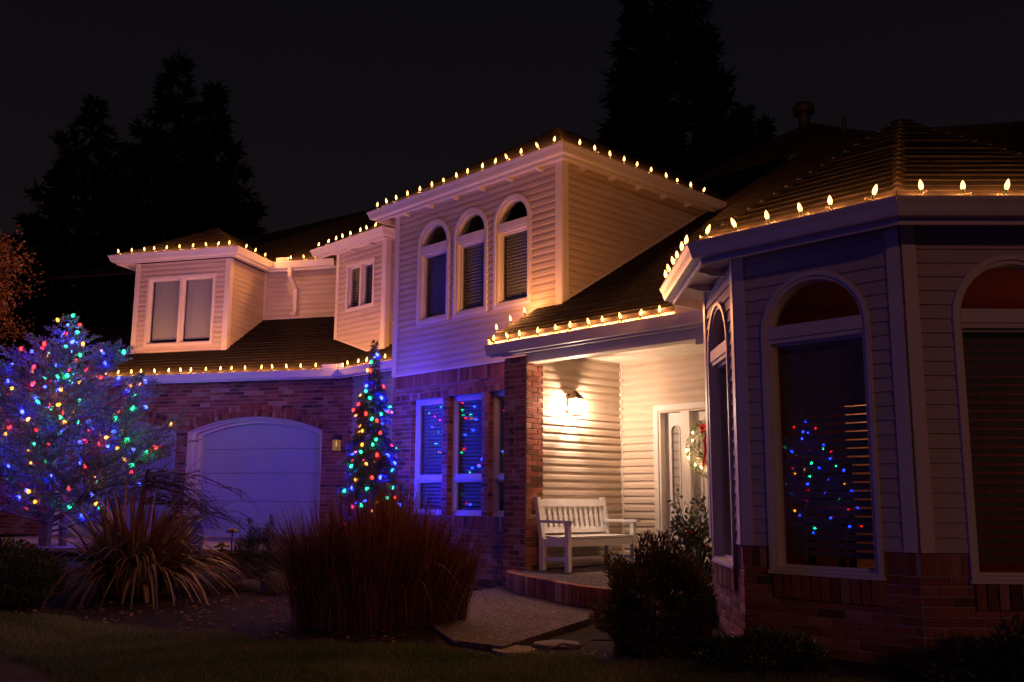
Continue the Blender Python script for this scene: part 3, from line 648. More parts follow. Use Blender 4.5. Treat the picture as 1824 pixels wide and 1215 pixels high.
# ===== garage wing
ZG = 3.31
GD = [dict(s0=.27, s1=3.045, z0=.30, z1=2.275, arch=1, rise=.265), dict(s0=3.29, s1=6.07, z0=.30, z1=2.275, arch=1, rise=.265)]
wG = brickwork('brick_wall', FG, -.34, 8.2, .1, 3.19, GD, label='brick garage wall with arched openings', arches=())
for gi, g in enumerate(GD):
    c = (g['s0']+g['s1'])/2; r = (g['s1']-g['s0'])/2; rise = .265; Rr = (r*r+rise*rise)/(2*rise); cz = g['z1']+rise-Rr; th = math.asin(r/Rr)
    rg = MB(); nrow = int(2*th*Rr/.072)
    for row, (r0, r1, pr) in enumerate(((Rr+.004, Rr+.105, .020), (Rr+.113, Rr+.215, .016))):
        for i in range(nrow+1):
            t = -th*1.02+2.04*th*i/nrow; e = .0285/Rr
            vs = [(c+q*math.sin(t+k*e), cz+q*math.cos(t+k*e)) for q, k in ((r0, -1), (r0, 1), (r1, 1), (r1, -1))]
            b = len(rg.v); rg.prism(FG, vs, -.02, pr); rg.t += [rnd.random()]*8
    rg.build('arch_brick', 'brick_joined', wG, kind='stuff')
    op = []
    for i in range(21):
        t = -th+2*th*i/20; op.append((t,))
    jm = MB()
    for wdt, o0, o1, q in ((.018, -.36, -.012, 0), (.035, -.36, -.12, .018), (.05, -.36, -.23, .053)):
        inner = [(g['s1']-q-wdt, g['z0'])]+[(c+(Rr-q-wdt)*math.sin(t*.985**(q > 0)*(r-q-wdt)/r), cz+(Rr-q-wdt)*math.cos(t*(r-q-wdt)/r)) for t in np.linspace(th, -th, 21)]+[(g['s0']+q+wdt, g['z0'])]
        outer = [(g['s1']-q, g['z0'])]+[(c+(Rr-q)*math.sin(t*(r-q)/r), cz+(Rr-q)*math.cos(t*(r-q)/r)) for t in np.linspace(th, -th, 21)]+[(g['s0']+q, g['z0'])]
        jm.strip(FG, inner, outer, o0, o1)
    jamb = jm.build('garage_door_frame', 'trim', house, label='white arched garage door surround')
    for i in range(4):
        z0 = .48+.497*i-.497; z0 = [-.0, .507, 1.004, 1.519][i]+.0; z1 = [.50, .997, 1.512, 1.96][i]
        mb = MB(); mb.box(FG, g['s0']+.1, g['s1']-.1, -.37, -.33, z0, z1); mb.build('garage_door_panel', 'garage_panel', jamb)
    mb = MB(); mb.box(FG, g['s0']+.1, g['s1']-.1, -.37, -.33, 1.967, 2.62); mb.build('garage_door_panel', 'garage_panel', jamb)
# recess wall between garage and tower
wR = siding('wall', FR, 3.6, 5.62, -.2, 3.25, label='recessed siding wall between garage and tower')
gutter(FG, 8.3, -.22, .46, ZG, soffit=0, lookouts=False, fascia=.15); gutter(FC, 3.78, 5.62, .0, ZG, soffit=None, fascia=.15)
sg = MB(); sg.box(FG, -.18, .10, .43, .44, ZG-.02, ZG+.09); sg.box(FC, 5.30, 5.56, -.03, -.02, ZG-.02, ZG+.09); sg.build('splash_guard', 'gutter_white', house)
gs = .62
def gr(s, o): return FG(s, o, ZG+.012-gs*(o-.37))
roof('roof', gr(8.4, .37), gr(-.1, .37), gr(-1.2, -2.0), gr(8.4, -2.0), each=True, label='garage roof of dark shingles below the dormers')
def rc(s, o): return FC(s, o, ZG+.012-gs*(o+.09))
roof('roof', rc(3.6, -.09), rc(5.6, -.09), rc(6.3, -1.4), rc(3.6, -1.4), label='small roof slope beside the tower')
# dormer 1
D1 = [dict(s0=3.04, s1=4.57, z0=4.06, z1=5.45)]
w1 = siding('wall', FD1, 2.724, 4.87, 3.90, 5.76, D1, label='dormer wall around a wide sliding window'); board(FD1, 2.70, 2.81, 0, .033, 3.9, 5.76, parent=w1); board(FD1, 4.79, 4.89, 0, .033, 3.9, 5.76, parent=w1); board(FD1, 2.7, 4.9, .0, .036, 3.87, 3.90, 'drip_board', parent=w1)
wH = siding('wall', FH, 0, 1.36, 3.95, 5.76, hi=lambda z: max(0, (z-3.93)/gs) if z < 4.79 else 1.36, label='side wall of the dormer'); board(FH, -.024, .08, 0, .033, 3.93, 5.76, parent=wH); board(FH, 1.29, 1.35, 0, .033, 4.76, 5.76, parent=wH)
siding('wall', F(FD1(4.87, 0, 0)[:2], 15.8, (-1, 0)), 0, 2.2, 3.9, 5.76, expo=.4, label='left side wall of the dormer')
def slider(fr, a, b, z0, z1, mblind, tilt, closed=False, frw=.055):
    w = MB(); ring(w, fr, a, b, z0, z1, frw, -.08, .035, False); win = w.build('window', 'trim', house); c = (a+b)/2
    mb = MB(); mb.box(fr, c-.03, c+.03, -.06, .022, z0+frw, z1-frw); mb.build('mullion', 'trim', win)
    for x0, x1, oo in ((a+frw, c-.03, -.055), (c+.03, b-frw, -.045)):
        sb = MB(); ring(sb, fr, x0, x1, z0+frw, z1-frw, .03, oo-.02, oo+.02, False); sb.build('sash', 'trim', win)
        p = MB(); p.box(fr, x0+.025, x1-.025, oo-.006, oo+.006, z0+frw+.025, z1-frw-.025); p.build('pane', 'glass', win)
        blind(fr, win, x0+.01, x1-.01, z0+frw+(.09 if closed else .03), z1-frw-.02, -.14, .05, tilt, mblind, False)
    return win
slider(FD1, 3.02, 4.59, 4.04, 5.47, 'blind', 68, True)
gutter(FD1, 2.724, 4.87, .42, 5.88, sk0=-1, sk1=1, soffit=0, lookouts=False); gutter(FH, 0, 1.35, .42, 5.88, sk0=-1, sk1=-1, soffit=0, lookouts=False); gutter(F(FD1(4.87, 0, 0)[:2], 15.8, (-1, 0)), 0, 1.2, .42, 5.88, sk0=-1, soffit=0, lookouts=False)
a1 = FD1(3.797, -1.073, 5.89+.62*1.40); a1b = FD1(3.797, -3.0, a1[2])
r1 = roof('roof', FD1(2.39, .33, 5.89), FD1(5.20, .33, 5.89), a1, a1, label='hipped dormer roof over the garage', each=True); roof('roof', FD1(2.39, -3, 5.89), FD1(2.39, .33, 5.89), a1, a1b); roof('roof', FD1(5.20, .33, 5.89), FD1(5.20, -3, 5.89), a1b, a1)
cap(FD1(2.39, .33, 5.90), a1, r1)
# middle wall with downspout
wM = siding('wall', FM, 1.0, 2.76, 4.76, 5.80, label='short upper wall between the two dormers'); board(FM, 1.0, 2.76, 0, .034, 4.73, 4.76, 'drip_board', parent=wM)
gutter(FM, .95, 2.724, .42, 5.88, sk1=-1, soffit=0, lookouts=False)
dsp = MB(); dsp.box(FM, 1.92, 2.0, .30, .37, 5.58, 5.80); dsp.profile(FM.shift(0, 1.92), [(.30, 5.60), (.37, 5.58), (.10, 5.36), (.03, 5.38)], 0, .08); dsp.box(FM, 1.92, 2.0, .03, .10, 4.84, 5.37); dsp.box(FM, 1.90, 2.02, .025, .18, 4.80, 4.86); dsp.build('downspout', 'gutter_white', house)
sg = MB(); sg.box(FM, 1.98, 2.26, .395, .405, 5.86, 5.97); sg.build('splash_guard', 'gutter_white', house)
# dormer 2
D2 = [dict(s0=5.38, s1=6.26, z0=4.55, z1=5.42)]
w2 = siding('wall', F2, 5.03, 6.62, 3.72, 5.72, D2, hi=lambda z: min(6.62, 5.54+max(0, z-3.74)/.34*1.09), label='angled dormer wall with a small sliding window'); board(F2, 5.01, 5.13, 0, .033, 3.74, 5.72, parent=w2); board(F2, 6.53, 6.63, 0, .033, 4.05, 5.72, parent=w2)
db = MB(); db.add([F2(5.0, .02, 3.70), F2(5.54, .02, 3.70), F2(6.64, .02, 4.06), F2(6.64, .02, 4.09), F2(5.54, .02, 3.735), F2(5.0, .02, 3.735), F2(5.0, -.02, 3.70), F2(5.54, -.02, 3.70), F2(6.64, -.02, 4.06), F2(6.64, -.02, 4.09), F2(5.54, -.02, 3.735), F2(5.0, -.02, 3.735)], [(0, 1, 4, 5), (1, 2, 3, 4), (6, 11, 10, 7), (7, 10, 9, 8), (0, 6, 7, 1), (1, 7, 8, 2)]); db.build('drip_board', 'trim', w2)
w2d = siding('wall', F2D, 0, 1.5, 3.7, 5.72, label='narrow side wall of the angled dormer'); board(F2D, -.024, .07, 0, .033, 3.74, 5.72, parent=w2d)
slider(F2, 5.36, 6.28, 4.53, 5.44, 'blind_dark', 15)
gutter(F2, 5.03, 6.62, .40, 5.80, sk0=-1, sk1=1, soffit=0); gutter(F2D, 0, .8, .40, 5.80, sk0=-1, soffit=0, lookouts=False)
a2 = F2(5.825, -.795, 5.81+.62*1.10); a2b = F2(5.825, -3, a2[2])
r2 = roof('roof', F2(4.72, .31, 5.81), F2(6.93, .31, 5.81), a2, a2, label='hipped roof over the angled dormer'); roof('roof', F2(4.72, -3, 5.81), F2(4.72, .31, 5.81), a2, a2b); roof('roof', F2(6.93, .31, 5.81), F2(6.93, -3, 5.81), a2b, a2)
# high roof behind the dormers
m0, m1 = FM(4.6, .33, 5.89), FM(.3, .33, 5.89)
roof('roof', m0, m1, (-2.6, 20.9, 7.75), (-6.5, 23.0, 7.50), label='upper roof behind the dormers', each=True); roof('roof', m1, FC(4.1, -5.5, 5.8), (-2.6, 20.9, 7.75), (-2.6, 20.9, 7.75)); roof('roof', FM(8, .4, 5.87), m0, (-6.5, 23, 7.5), (-6.5, 23, 7.5))
roof('roof', (-2, 26, 5.6), (-9, 28, 5.6), (-6.5, 23.0, 7.50), (-2.6, 20.9, 7.75))

# ---------------------------------------------------------------- light strings along the eaves
def lathe_mesh(name, prof, m, k=10):
    mb = MB(); mb.lathe(prof, k); return mb.mesh(name, m, True)
BULB = lathe_mesh('bulb', [(.002, 0), (.009, .004), (.0145, .016), (.0165, .030), (.0148, .046), (.010, .062), (.0045, .074), (.0008, .080)], 'bulb_warm')
SOCK = lathe_mesh('socket', [(.0, -.03), (.010, -.03), (.0115, -.004), (.0115, .003), (.0, .003)], 'green_socket', 8)
CLIP = MB(); CLIP.box(WORLD, -.004, .004, -.05, .012, -.034, -.030); CLIP.box(WORLD, -.009, .009, -.052, -.046, -.045, -.028); CLIP = CLIP.mesh('clip', 'frosted')
WL = bpy.data.lights.new('bulb_light', 'POINT'); WL.energy = 9.5; WL.color = (1, .37, .105); WL.shadow_soft_size = .014
GROUPW = 'warm white bulb strings along the eaves'
def light_string(segs, label, pitch=.285):
    """segs: list of (p, q) gutter edges; bulbs stand on clips every pitch metres, the wire sags between them"""
    st = link('light_string', None, label=label, cat='string lights', group=GROUPW); wire = MB(); first = True; pts = []
    for seg in segs:
        p, q = np.array(seg[0], float), np.array(seg[1], float); pt = seg[2] if len(seg) > 2 else pitch
        n = max(1, int(round(np.linalg.norm(q-p)/pt))); d = (q-p)/np.linalg.norm(q-p)
        for i in range(n):
            c = p+(q-p)*(i+.5)/n+d*rnd.uniform(-.045, .045)+np.array((0, 0, .048)); pts.append(c)
    st.location = pts[0]; L0 = Vector(pts[0])
    for i, c in enumerate(pts):
        b = link('bulb', BULB, st); b.location = Vector(c)-L0; b.rotation_euler = (rnd.gauss(0, .16), rnd.gauss(0, .16), rnd.uniform(0, 6))
        s = link('socket', SOCK, b); l = link('bulb_light', WL, b); l.location = (0, 0, .036)
        cp = link('clip', CLIP, b)
        if i:
            a = Vector(pts[i-1])-L0+Vector((0, 0, -.028)); e = Vector(c)-L0+Vector((0, 0, -.028)); mid = (a+e)/2-Vector((0, 0, .012+rnd.random()*.012))
            if (a-e).length < 1.2: wire.tube([a, (a+mid)/2-Vector((0, 0, .004)), mid, (e+mid)/2-Vector((0, 0, .004)), e], .0028, 4)
    wire.build('wire', 'black_wire', st); return st
def ge(fr, s, o, z): return fr(s, o-.03, z)
light_string([(ge(FC, 4.05, .38, TE), ge(FC, -.30, .38, TE), .283), (ge(FD, -.22, .38, TE), ge(FD, 3.0, .38, TE), .315)], 'string of warm bulbs along the tower eave, highest on the house')
light_string([(ge(FD1, 5.18, .42, 5.88), ge(FD1, 2.36, .42, 5.88), .283), (ge(FH, -.30, .42, 5.88), ge(FH, .85, .42, 5.88), .38), (ge(FM, 2.02, .42, 5.88), ge(FM, 1.25, .42, 5.88), .26)], 'string of warm bulbs along the eave over the wide dormer window')
light_string([(ge(F2, 6.85, .40, 5.80), ge(F2, 4.75, .40, 5.80), .27), (ge(F2D, -.05, .40, 5.80), ge(F2D, .3, .40, 5.80), .3)], 'short string of warm bulbs on the angled dormer next to the tower')
light_string([(ge(FG, 5.6, .46, ZG), ge(FG, .12, .46, ZG), .268), (ge(FC, 5.30, 0, ZG), ge(FC, 3.95, 0, ZG), .27)], 'string of warm bulbs along the garage gutter')
light_string([(np.array(mr(.47, .12))+(0, 0, .0), np.array(mr(.47, .92))+(0, 0, .0), .28), (ge(FC, .45, 1.02, PG), ge(FC, -2.55, 1.02, PG), .283)], 'string of warm bulbs along the porch gutter and up its left edge')
light_string([(ge(FE, 1.42, .42, BG), ge(FE, -.12, .42, BG), .26), (ge(FA, -.12, .42, BG), ge(FA, 1.50, .42, BG), .28), (ge(FB, -.08, .42, BG), ge(FB, 1.5, .42, BG), .285)], 'string of warm bulbs along the bay gutter, nearest to the camera')

# ---------------------------------------------------------------- wall lanterns
def lantern(fr, s, z, label, lit, scale=1.0, m='bronze'):
    root = link('wall_lantern', None, label=label, cat='lantern'); root.matrix_world = fr.mat4(s, 0, z)@Matrix.Diagonal((1, 1, 1.28, 1)); L = WORLD; k = scale
    bp = MB(); bp.box(L, -.06*k, .06*k, .018, .045, -.14*k, .10*k); bp.build('back_plate', m, root)
    ar = MB(); ar.box(L, -.025*k, .025*k, .04, .16*k, .04*k, .09*k); ar.build('arm', m, root)
    cpm = MB()
    for w, z0, z1 in ((.095, .03, .06), (.075, .055, .085), (.05, .08, .11), (.025, .105, .13)): cpm.box(L, -w*k, w*k, .17*k-w*k, .17*k+w*k, z0*k, z1*k)
    cpm.build('cap', m, root)
    fr_ = MB()
    for a in (-1, 1):
        for b in (-1, 1): fr_.box(L, a*.08*k-.004, a*.08*k+.004, .17*k+b*.08*k-.004, .17*k+b*.08*k+.004, -.19*k, .03*k)
    for a in (-1, 1): fr_.box(L, -.08*k, .08*k, .17*k+a*.08*k-.006, .17*k+a*.08*k+.006, -.196*k, -.184*k); fr_.box(L, a*.08*k-.006, a*.08*k+.006, .17*k-.08*k, .17*k+.08*k, -.196*k, -.184*k)
    fr_.build('cage', m, root)
    for a in (-1, 1):
        p = MB(); p.box(L, -.074*k, .074*k, .17*k+a*.078*k-.002, .17*k+a*.078*k+.002, -.184*k, .03*k); p.build('pane', ('lamp_pane' if lit > 5 else 'lamp_pane_dim'), root)
        p = MB(); p.box(L, a*.078*k-.002, a*.078*k+.002, .17*k-.074*k, .17*k+.074*k, -.184*k, .03*k); p.build('pane', ('lamp_pane' if lit > 5 else 'lamp_pane_dim'), root)
    b = MB(); b.lathe([(.0, -.11*k), (.018*k, -.10*k), (.028*k, -.07*k), (.022*k, -.03*k), (.012*k, 0), (.012*k, .03*k)], 12, c=(0, .17*k, 0)); b.build('lamp_bulb', 'lamp_glow' if lit > 5 else 'lamp_dim', root, smooth=True)
    if lit:
        l = bpy.data.lights.new('lantern_light', 'POINT'); l.energy = lit; l.color = (1, .69, .52); l.shadow_soft_size = .03
        lo = link('lantern_light', l, root); lo.location = (0, .17*k, -.08*k)
    return root
bulbmat('lamp_pane', (1, .76, .5), .9, (.9, .88, .84)); bulbmat('lamp_pane_dim', (1, .50, .30), .09, (.6, .5, .4)); bulbmat('lamp_dim', (1, .6, .35), .6, (1, 1, 1))
lantern(FD, .10, 2.36, 'lit wall lantern with stepped cap above the white bench', 120, .80)
lantern(FG, -.08, 2.06, 'small dark wall lantern on the brick beside the garage door', .10, .70, 'dark_metal')

# ---------------------------------------------------------------- white garden bench
bench = link('garden_bench', None, label='white slatted garden bench on the porch under the lantern', cat='bench')
bench.matrix_world = FD.mat4(-.57, .12, .205)      # x along the wall, y out from it
BL, BD = 1.30, .50; W = WORLD
def bpart(name, boxes, skew=None):
    mb = MB()
    for b in boxes: mb.box(W, *b)
    o = mb.build(name, 'bench_white', bench)
    if skew:
        for v in o.data.vertices: v.co.y -= max(0, v.co.z-.40)*.18
    return o
for x in (0, BL-.06):
    bpart('back_post', [(x, x+.06, 0, .07, 0, .40), (x, x+.06, 0, .06, .40, .90)], True)
    bpart('leg', [(x, x+.06, BD-.06, BD, 0, .58)]); bpart('armrest', [(x-.012, x+.072, -.03, BD+.06, .58, .615)])
    bpart('side_rail', [(x+.012, x+.048, .07, BD-.06, .30, .385)]); bpart('side_stretcher', [(x+.015, x+.045, .07, BD-.06, .12, .165)])
bpart('top_rail', [(.06, BL-.06, .012, .048, .78, .87)], True); bpart('lower_back_rail', [(.06, BL-.06, .012, .048, .45, .52)], True); bpart('mid_back_rail', [(.06, BL-.06, .006, .014, .64, .665)], True)
for i in range(12):
    x = .06+(BL-.12)*(i+.5)/12; bpart('back_slat', [(x-.026, x+.026, .02, .038, .52, .78)], True)
bpart('front_rail', [(.06, BL-.06, BD-.045, BD-.012, .30, .39)]); bpart('rear_rail', [(.06, BL-.06, .015, .045, .30, .385)])
for i in range(6):
    y = .045+i*.078; bpart('seat_slat', [(.0 if 0 < i < 5 else .062, BL if 0 < i < 5 else BL-.062, y, y+.068, .392+.006*abs(2.5-i)*.5, .414+.006*abs(2.5-i)*.5)])
bpart('stretcher', [(.03, BL-.03, .235, .265, .125, .16)])

# ---------------------------------------------------------------- wreath on the door
wr = link('wreath', None, label='evergreen wreath with red bow and tiny lights on the front door', cat='wreath'); wr.matrix_world = FK.mat4(1.50, -.03, 1.74)
n = 5200; th = rng.uniform(0, 2*np.pi, n); ph = rng.uniform(0, 2*np.pi, n); rr_ = .07*np.sqrt(rng.uniform(.2, 1, n)); RW = .30; rr_ = rr_*1.25
cen = np.stack([np.cos(th)*RW, np.zeros(n), np.sin(th)*RW], -1); rad = np.stack([np.cos(th), np.zeros(n), np.sin(th)], -1); tan = np.stack([-np.sin(th), np.zeros(n), np.cos(th)], -1)
outd = rad*np.cos(ph)[:, None]+np.array((0, 1, 0))*np.sin(ph)[:, None]
V, Fc, T = blades(cen+outd*rr_[:, None], outd+tan*.9+rng.normal(0, .3, (n, 3)), rng.uniform(.03, .07, n), .006, rng.uniform(0, 1, n))
link('greenery', npmesh('greenery', V, Fc, 'camellia', T), wr)
bw_ = MB(); 
for a in (-1, 1):
    bw_.tube([(0, .08, .24), (a*.06, .10, .29), (a*.11, .09, .27), (a*.09, .10, .21), (0, .09, .235)], [.02, .03, .035, .03, .018], 6)
    bw_.tube([(0, .09, .23), (a*.05, .11, .10), (a*.04, .10, -.02), (a*.08, .11, -.18+.06*a)], [.012, .024, .024, .02], 4)
bw_.lathe([(.0, -.03), (.03, -.015), (.03, .015), (.0, .03)], 8, c=(0, .10, .235)); bw_.build('bow', 'red_bow', wr)
TL = bpy.data.lights.new('wreath_light', 'POINT'); TL.energy = .5; TL.color = (1, .6, .28); TL.shadow_soft_size = .008
MINI = MB(); MINI.lathe([(.0, -.016), (.010, -.010), (.012, .004), (.0, .018)], 6); MINI = MINI.mesh('mini_bulb', 'lamp_glow')
for i in range(16):
    t = i*2*math.pi/16+rnd.uniform(-.1, .1); r_ = RW+rnd.uniform(-.05, .06); b = link('mini_bulb', MINI, wr); b.location = (r_*math.cos(t), .085, r_*math.sin(t))
    l = link('wreath_light', TL, b); l.location = (0, .006, 0)

# ---------------------------------------------------------------- conifers wrapped in coloured lights
SPOTS = {}
def conifer(name, base, H, Rb, label, nbr, twigs, needles, shape, up, mneedle, nlen, nwid, trunks=1, group=None, droop=.0, seed=1, z0=.3, spread=(.72, 1.12)):
    rg = np.random.default_rng(seed); root = link(name, None, label=label, cat='tree', group=group); root.location = base
    tr = MB()
    for k in range(trunks):
        a = 2*math.pi*k/max(1, trunks)+.6; off = .16 if trunks > 1 else 0
        tr.tube([(off*math.cos(a)*(1-t)*1.2, off*math.sin(a)*(1-t), t*H*.96-.1) for t in np.linspace(0, 1, 8)], list(np.linspace(.055*H/3.2, .006, 8)), 7)
    tr.build('trunk', 'bark', root)
    br = MB(); P = []; Dd = []; SPOTS[label] = []
    for i in range(nbr):
        t = z0+(1-z0)*((i+rg.uniform(0, 1))/nbr)**.9; t = min(t, .985); az = i*2.39996+rg.normal(0, .25); L = Rb*shape(t)*rg.uniform(*spread)
        d0 = np.array((math.cos(az), math.sin(az), 0.)); b0 = np.array((0, 0, t*H)); pts = []
        for u in np.linspace(0, 1, 6): pts.append(b0+d0*L*u+np.array((0, 0, L*(up*u*u+.15*u-droop*u))))
        br.tube(pts, list(np.linspace(.004+.009*L, .0015, 6)), 4)
        pts = np.array(pts); SPOTS[label] += [(t, az, pts[4]+np.array((0, 0, .03))), (t, az, pts[5]+d0*.02), (t, az, pts[5]*.5+pts[4]*.5+np.array((0, 0, .04)))]+([(t, az, pts[2]+np.array((0, 0, .04)))] if Rb > 1 else []); nt_ = max(3, int(twigs*(L/Rb)+2))
        for j in range(nt_):
            u = rg.uniform(.18, 1)**.8; q = pts[min(4, int(u*5))]+(pts[min(5, int(u*5)+1)]-pts[min(4, int(u*5))])*(u*5-int(u*5) if u < 1 else 1)
            ax = unit(pts[-1]-pts[0]); sd = np.cross(ax, (0, 0, 1)); sgn = 1 if j % 2 else -1
            td = unit(ax*.8+sd*sgn*rg.uniform(.3, .9)+np.array((0, 0, rg.normal(.12, .2)))); tl = L*(.16+.30*(1-u*.6))*rg.uniform(.7, 1.2)
            m_ = max(6, int(needles*tl/.2)); v = rg.uniform(0, 1, m_)
            P.append(q+td*(tl*v)[:, None]+np.array((0, 0, -1))*(droop*.3*tl*v**2)[:, None]); Dd.append(td*.8+rg.normal(0, .62, (m_, 3)))
    br.build('branch', 'twig', root, kind='stuff'); P = np.vstack(P); Dd = np.vstack(Dd); n = len(P)
    V, Fc, T = blades(P, Dd, rg.uniform(.6, 1.2, n)*nlen, rg.uniform(.7, 1.2, n)*nwid, rg.uniform(0, 1, n), side=rg.normal(size=(n, 3)))
    link('crown', npmesh('crown', V, Fc, mneedle, T), root, kind='stuff')
    return root
MINI_C = {}
for k in LED:
    mb = MB(); mb.lathe([(.0, -.016), (.010, -.014), (.0145, -.004), (.013, .010), (.007, .022), (.0, .026)], 8); MINI_C[k] = mb.mesh('bulb', 'bulb_'+k, True)
def led_set(mult, local=1):
    out = {}
    for k, (lc, ecol, es, pw) in LED.items():
        l = bpy.data.lights.new('bulb_light', 'POINT'); l.energy = pw*mult*(1 if k == 'blue' else local); l.color = lc; l.shadow_soft_size = .012; out[k] = l
    return out
def tree_lights(label, base, pts, scale=1.0, seed=3, power=1.0, local=1.0, order=('blue', 'red', 'green', 'blue', 'amber', 'green', 'red')):
    LEDL = led_set(power, local); rg = random.Random(seed); st = link('coloured_light_string', None, label=label, cat='string lights', group='coloured light strings wound round the two trees'); st.location = base; w = MB(); prev = None
    for i, p in enumerate(pts):
        k = order[i % len(order)] if rg.random() < .75 else rg.choice(list(LED)); b = link('bulb', MINI_C[k], st); b.location = p; b.scale = (scale,)*3; b.rotation_euler = (rg.uniform(-1, 1), rg.uniform(-1, 1), 0)
        l = link('bulb_light', LEDL[k], b); l.location = (0, 0, .0)
        if prev is not None: w.tube([prev, (np.array(prev)+np.array(p))/2-np.array((0, 0, .03)), p], .003, 3)
        prev = p
    w.build('wire', 'black_wire', st)
# big feathery conifer left of the garage
B1 = (-6.85, 14.4, .12); H1 = 3.72
sh1 = lambda t: np.interp(t, [0, .11, .355, .53, .73, .89, 1], [.95, 1.0, .95, .80, .47, .20, .03])
T1 = 'feathery conifer wrapped in multicoloured lights left of the garage'
conifer('conifer_tree', B1, H1, 1.66, T1, 150, 24, 34, sh1, .30, 'needles', .052, .017, trunks=3, seed=5, z0=.11, spread=(.55, 1.22))
def pick(label, n, seed, gap=.15):
    """spots on the branches, sorted so that the string winds up the tree"""
    rg = random.Random(seed); sp = [q for q in SPOTS[label] if q[0] < .80 or rg.random() < .3]; rg.shuffle(sp); out = []
    for t, az, p in sp:
        if all(np.linalg.norm(p-q[2]) > gap for q in out): out.append((t, az, p+np.array([rg.gauss(0, .02) for _ in range(3)])))
        if len(out) >= n: break
    out.sort(key=lambda q: math.floor(q[2][2]/.22)*10+(math.atan2(q[2][1], q[2][0])+math.pi)); return [tuple(q[2]) for q in out]
pts = pick(T1, 190, 4, .14)
tree_lights('multicoloured lights wound round the wide feathery conifer', B1, pts, 1.7, power=1.3, local=1.9)
# narrow weeping conifer beside the tower
B2 = (-2.08, 14.20, .05); H2 = 3.42
sh2 = lambda t: np.interp(t, [0, .1, .3, .45, .55, .62, .70, .78, .84, .9, 1], [.9, 1, .92, .86, .78, .48, .50, .38, .18, .16, .04])
T2 = 'narrow drooping conifer wrapped in multicoloured lights beside the tower'
conifer('conifer_tree', B2, H2, .50, T2, 220, 14, 90, sh2, -.30, 'needles', .05, .015, droop=.4, seed=9, z0=.10)
pts = pick(T2, 135, 6, .085)
tree_lights('multicoloured lights wound round the narrow conifer by the tower', B2, pts, 1.5, seed=8, power=2.0, local=.26)

# third lit conifer, out on the lawn left of the camera: seen mirrored in the left bay window
B3 = (-7.0, 4.75, -.05); H3 = 2.5; sh3 = lambda t: np.interp(t, [0, .12, .5, .8, 1], [.8, 1, .72, .36, .05])
T3 = 'small conifer with multicoloured lights mirrored in the left bay window'
conifer('conifer_tree', B3, H3, .95, T3, 70, 16, 40, sh3, .2, 'needles', .055, .018, seed=15, z0=.14)
tree_lights('multicoloured lights on the small conifer mirrored in the left bay window', B3, pick(T3, 75, 16, .16), 1.5, seed=18, power=1.1, order=('blue', 'green', 'blue', 'red', 'blue', 'amber'))

# ---------------------------------------------------------------- dark conifers against the sky
def bgtree(x, y, H, Rb, label, seed, z0=.12):
    sh = lambda t: np.interp(t, [0, .15, .5, .8, 1], [.9, 1, .66, .30, .02])
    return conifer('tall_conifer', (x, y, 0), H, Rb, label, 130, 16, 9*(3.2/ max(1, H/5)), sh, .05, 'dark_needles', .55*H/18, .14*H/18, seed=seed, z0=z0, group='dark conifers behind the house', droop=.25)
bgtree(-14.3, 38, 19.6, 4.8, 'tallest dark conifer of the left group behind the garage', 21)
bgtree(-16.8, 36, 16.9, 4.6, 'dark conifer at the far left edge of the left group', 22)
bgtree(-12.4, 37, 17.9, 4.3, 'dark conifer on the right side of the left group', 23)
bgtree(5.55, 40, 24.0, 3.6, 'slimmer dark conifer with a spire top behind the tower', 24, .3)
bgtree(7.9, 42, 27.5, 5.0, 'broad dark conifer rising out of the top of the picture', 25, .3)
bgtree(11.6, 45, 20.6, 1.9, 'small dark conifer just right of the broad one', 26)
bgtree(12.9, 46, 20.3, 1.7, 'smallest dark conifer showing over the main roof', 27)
# brown-leaved tree at the left edge
rt_ = link('deciduous_tree', None, label='brown leaved tree catching warm light at the left edge', cat='tree'); rt_.location = (-11.6, 19.5, 0)
tb = MB(); P = []; rg2 = np.random.default_rng(31); tb.tube([(0, 0, -.1), (.1, 0, 1.5), (.0, .1, 3), (.15, 0, 4.5), (.1, 0, 6.6)], [.13, .11, .085, .055, .012], 8); tb.build('trunk', 'bark', rt_); tb = MB()
for i in range(60):
    z = rg2.uniform(1.6, 6.4); az = rg2.uniform(0, 6.28); L = (1.55-.18*abs(z-4))*rg2.uniform(.6, 1.1)*(1 if z < 5.4 else .6); q0 = np.array((.1, 0, z)); q1 = q0+np.array((math.cos(az)*L, math.sin(az)*L, L*.65)); tb.tube([q0, (q0+q1)/2+rg2.normal(0, .06, 3), q1], [.022, .012, .004], 4)
    m_ = 240; v = rg2.uniform(.3, 1.08, m_)[:, None]; P.append(q0+(q1-q0)*v+rg2.normal(0, .15, (m_, 3)))
tb.build('branch', 'twig', rt_, kind='stuff'); P = np.vstack(P); n = len(P)
V, Fc, T = blades(P, rg2.normal(0, 1, (n, 3))+(0, 0, -.4), rg2.uniform(.05, .11, n), rg2.uniform(.03, .06, n), rg2.uniform(0, 1, n)); link('crown', npmesh('crown', V, Fc, 'autumn_leaf', T), rt_, kind='stuff')

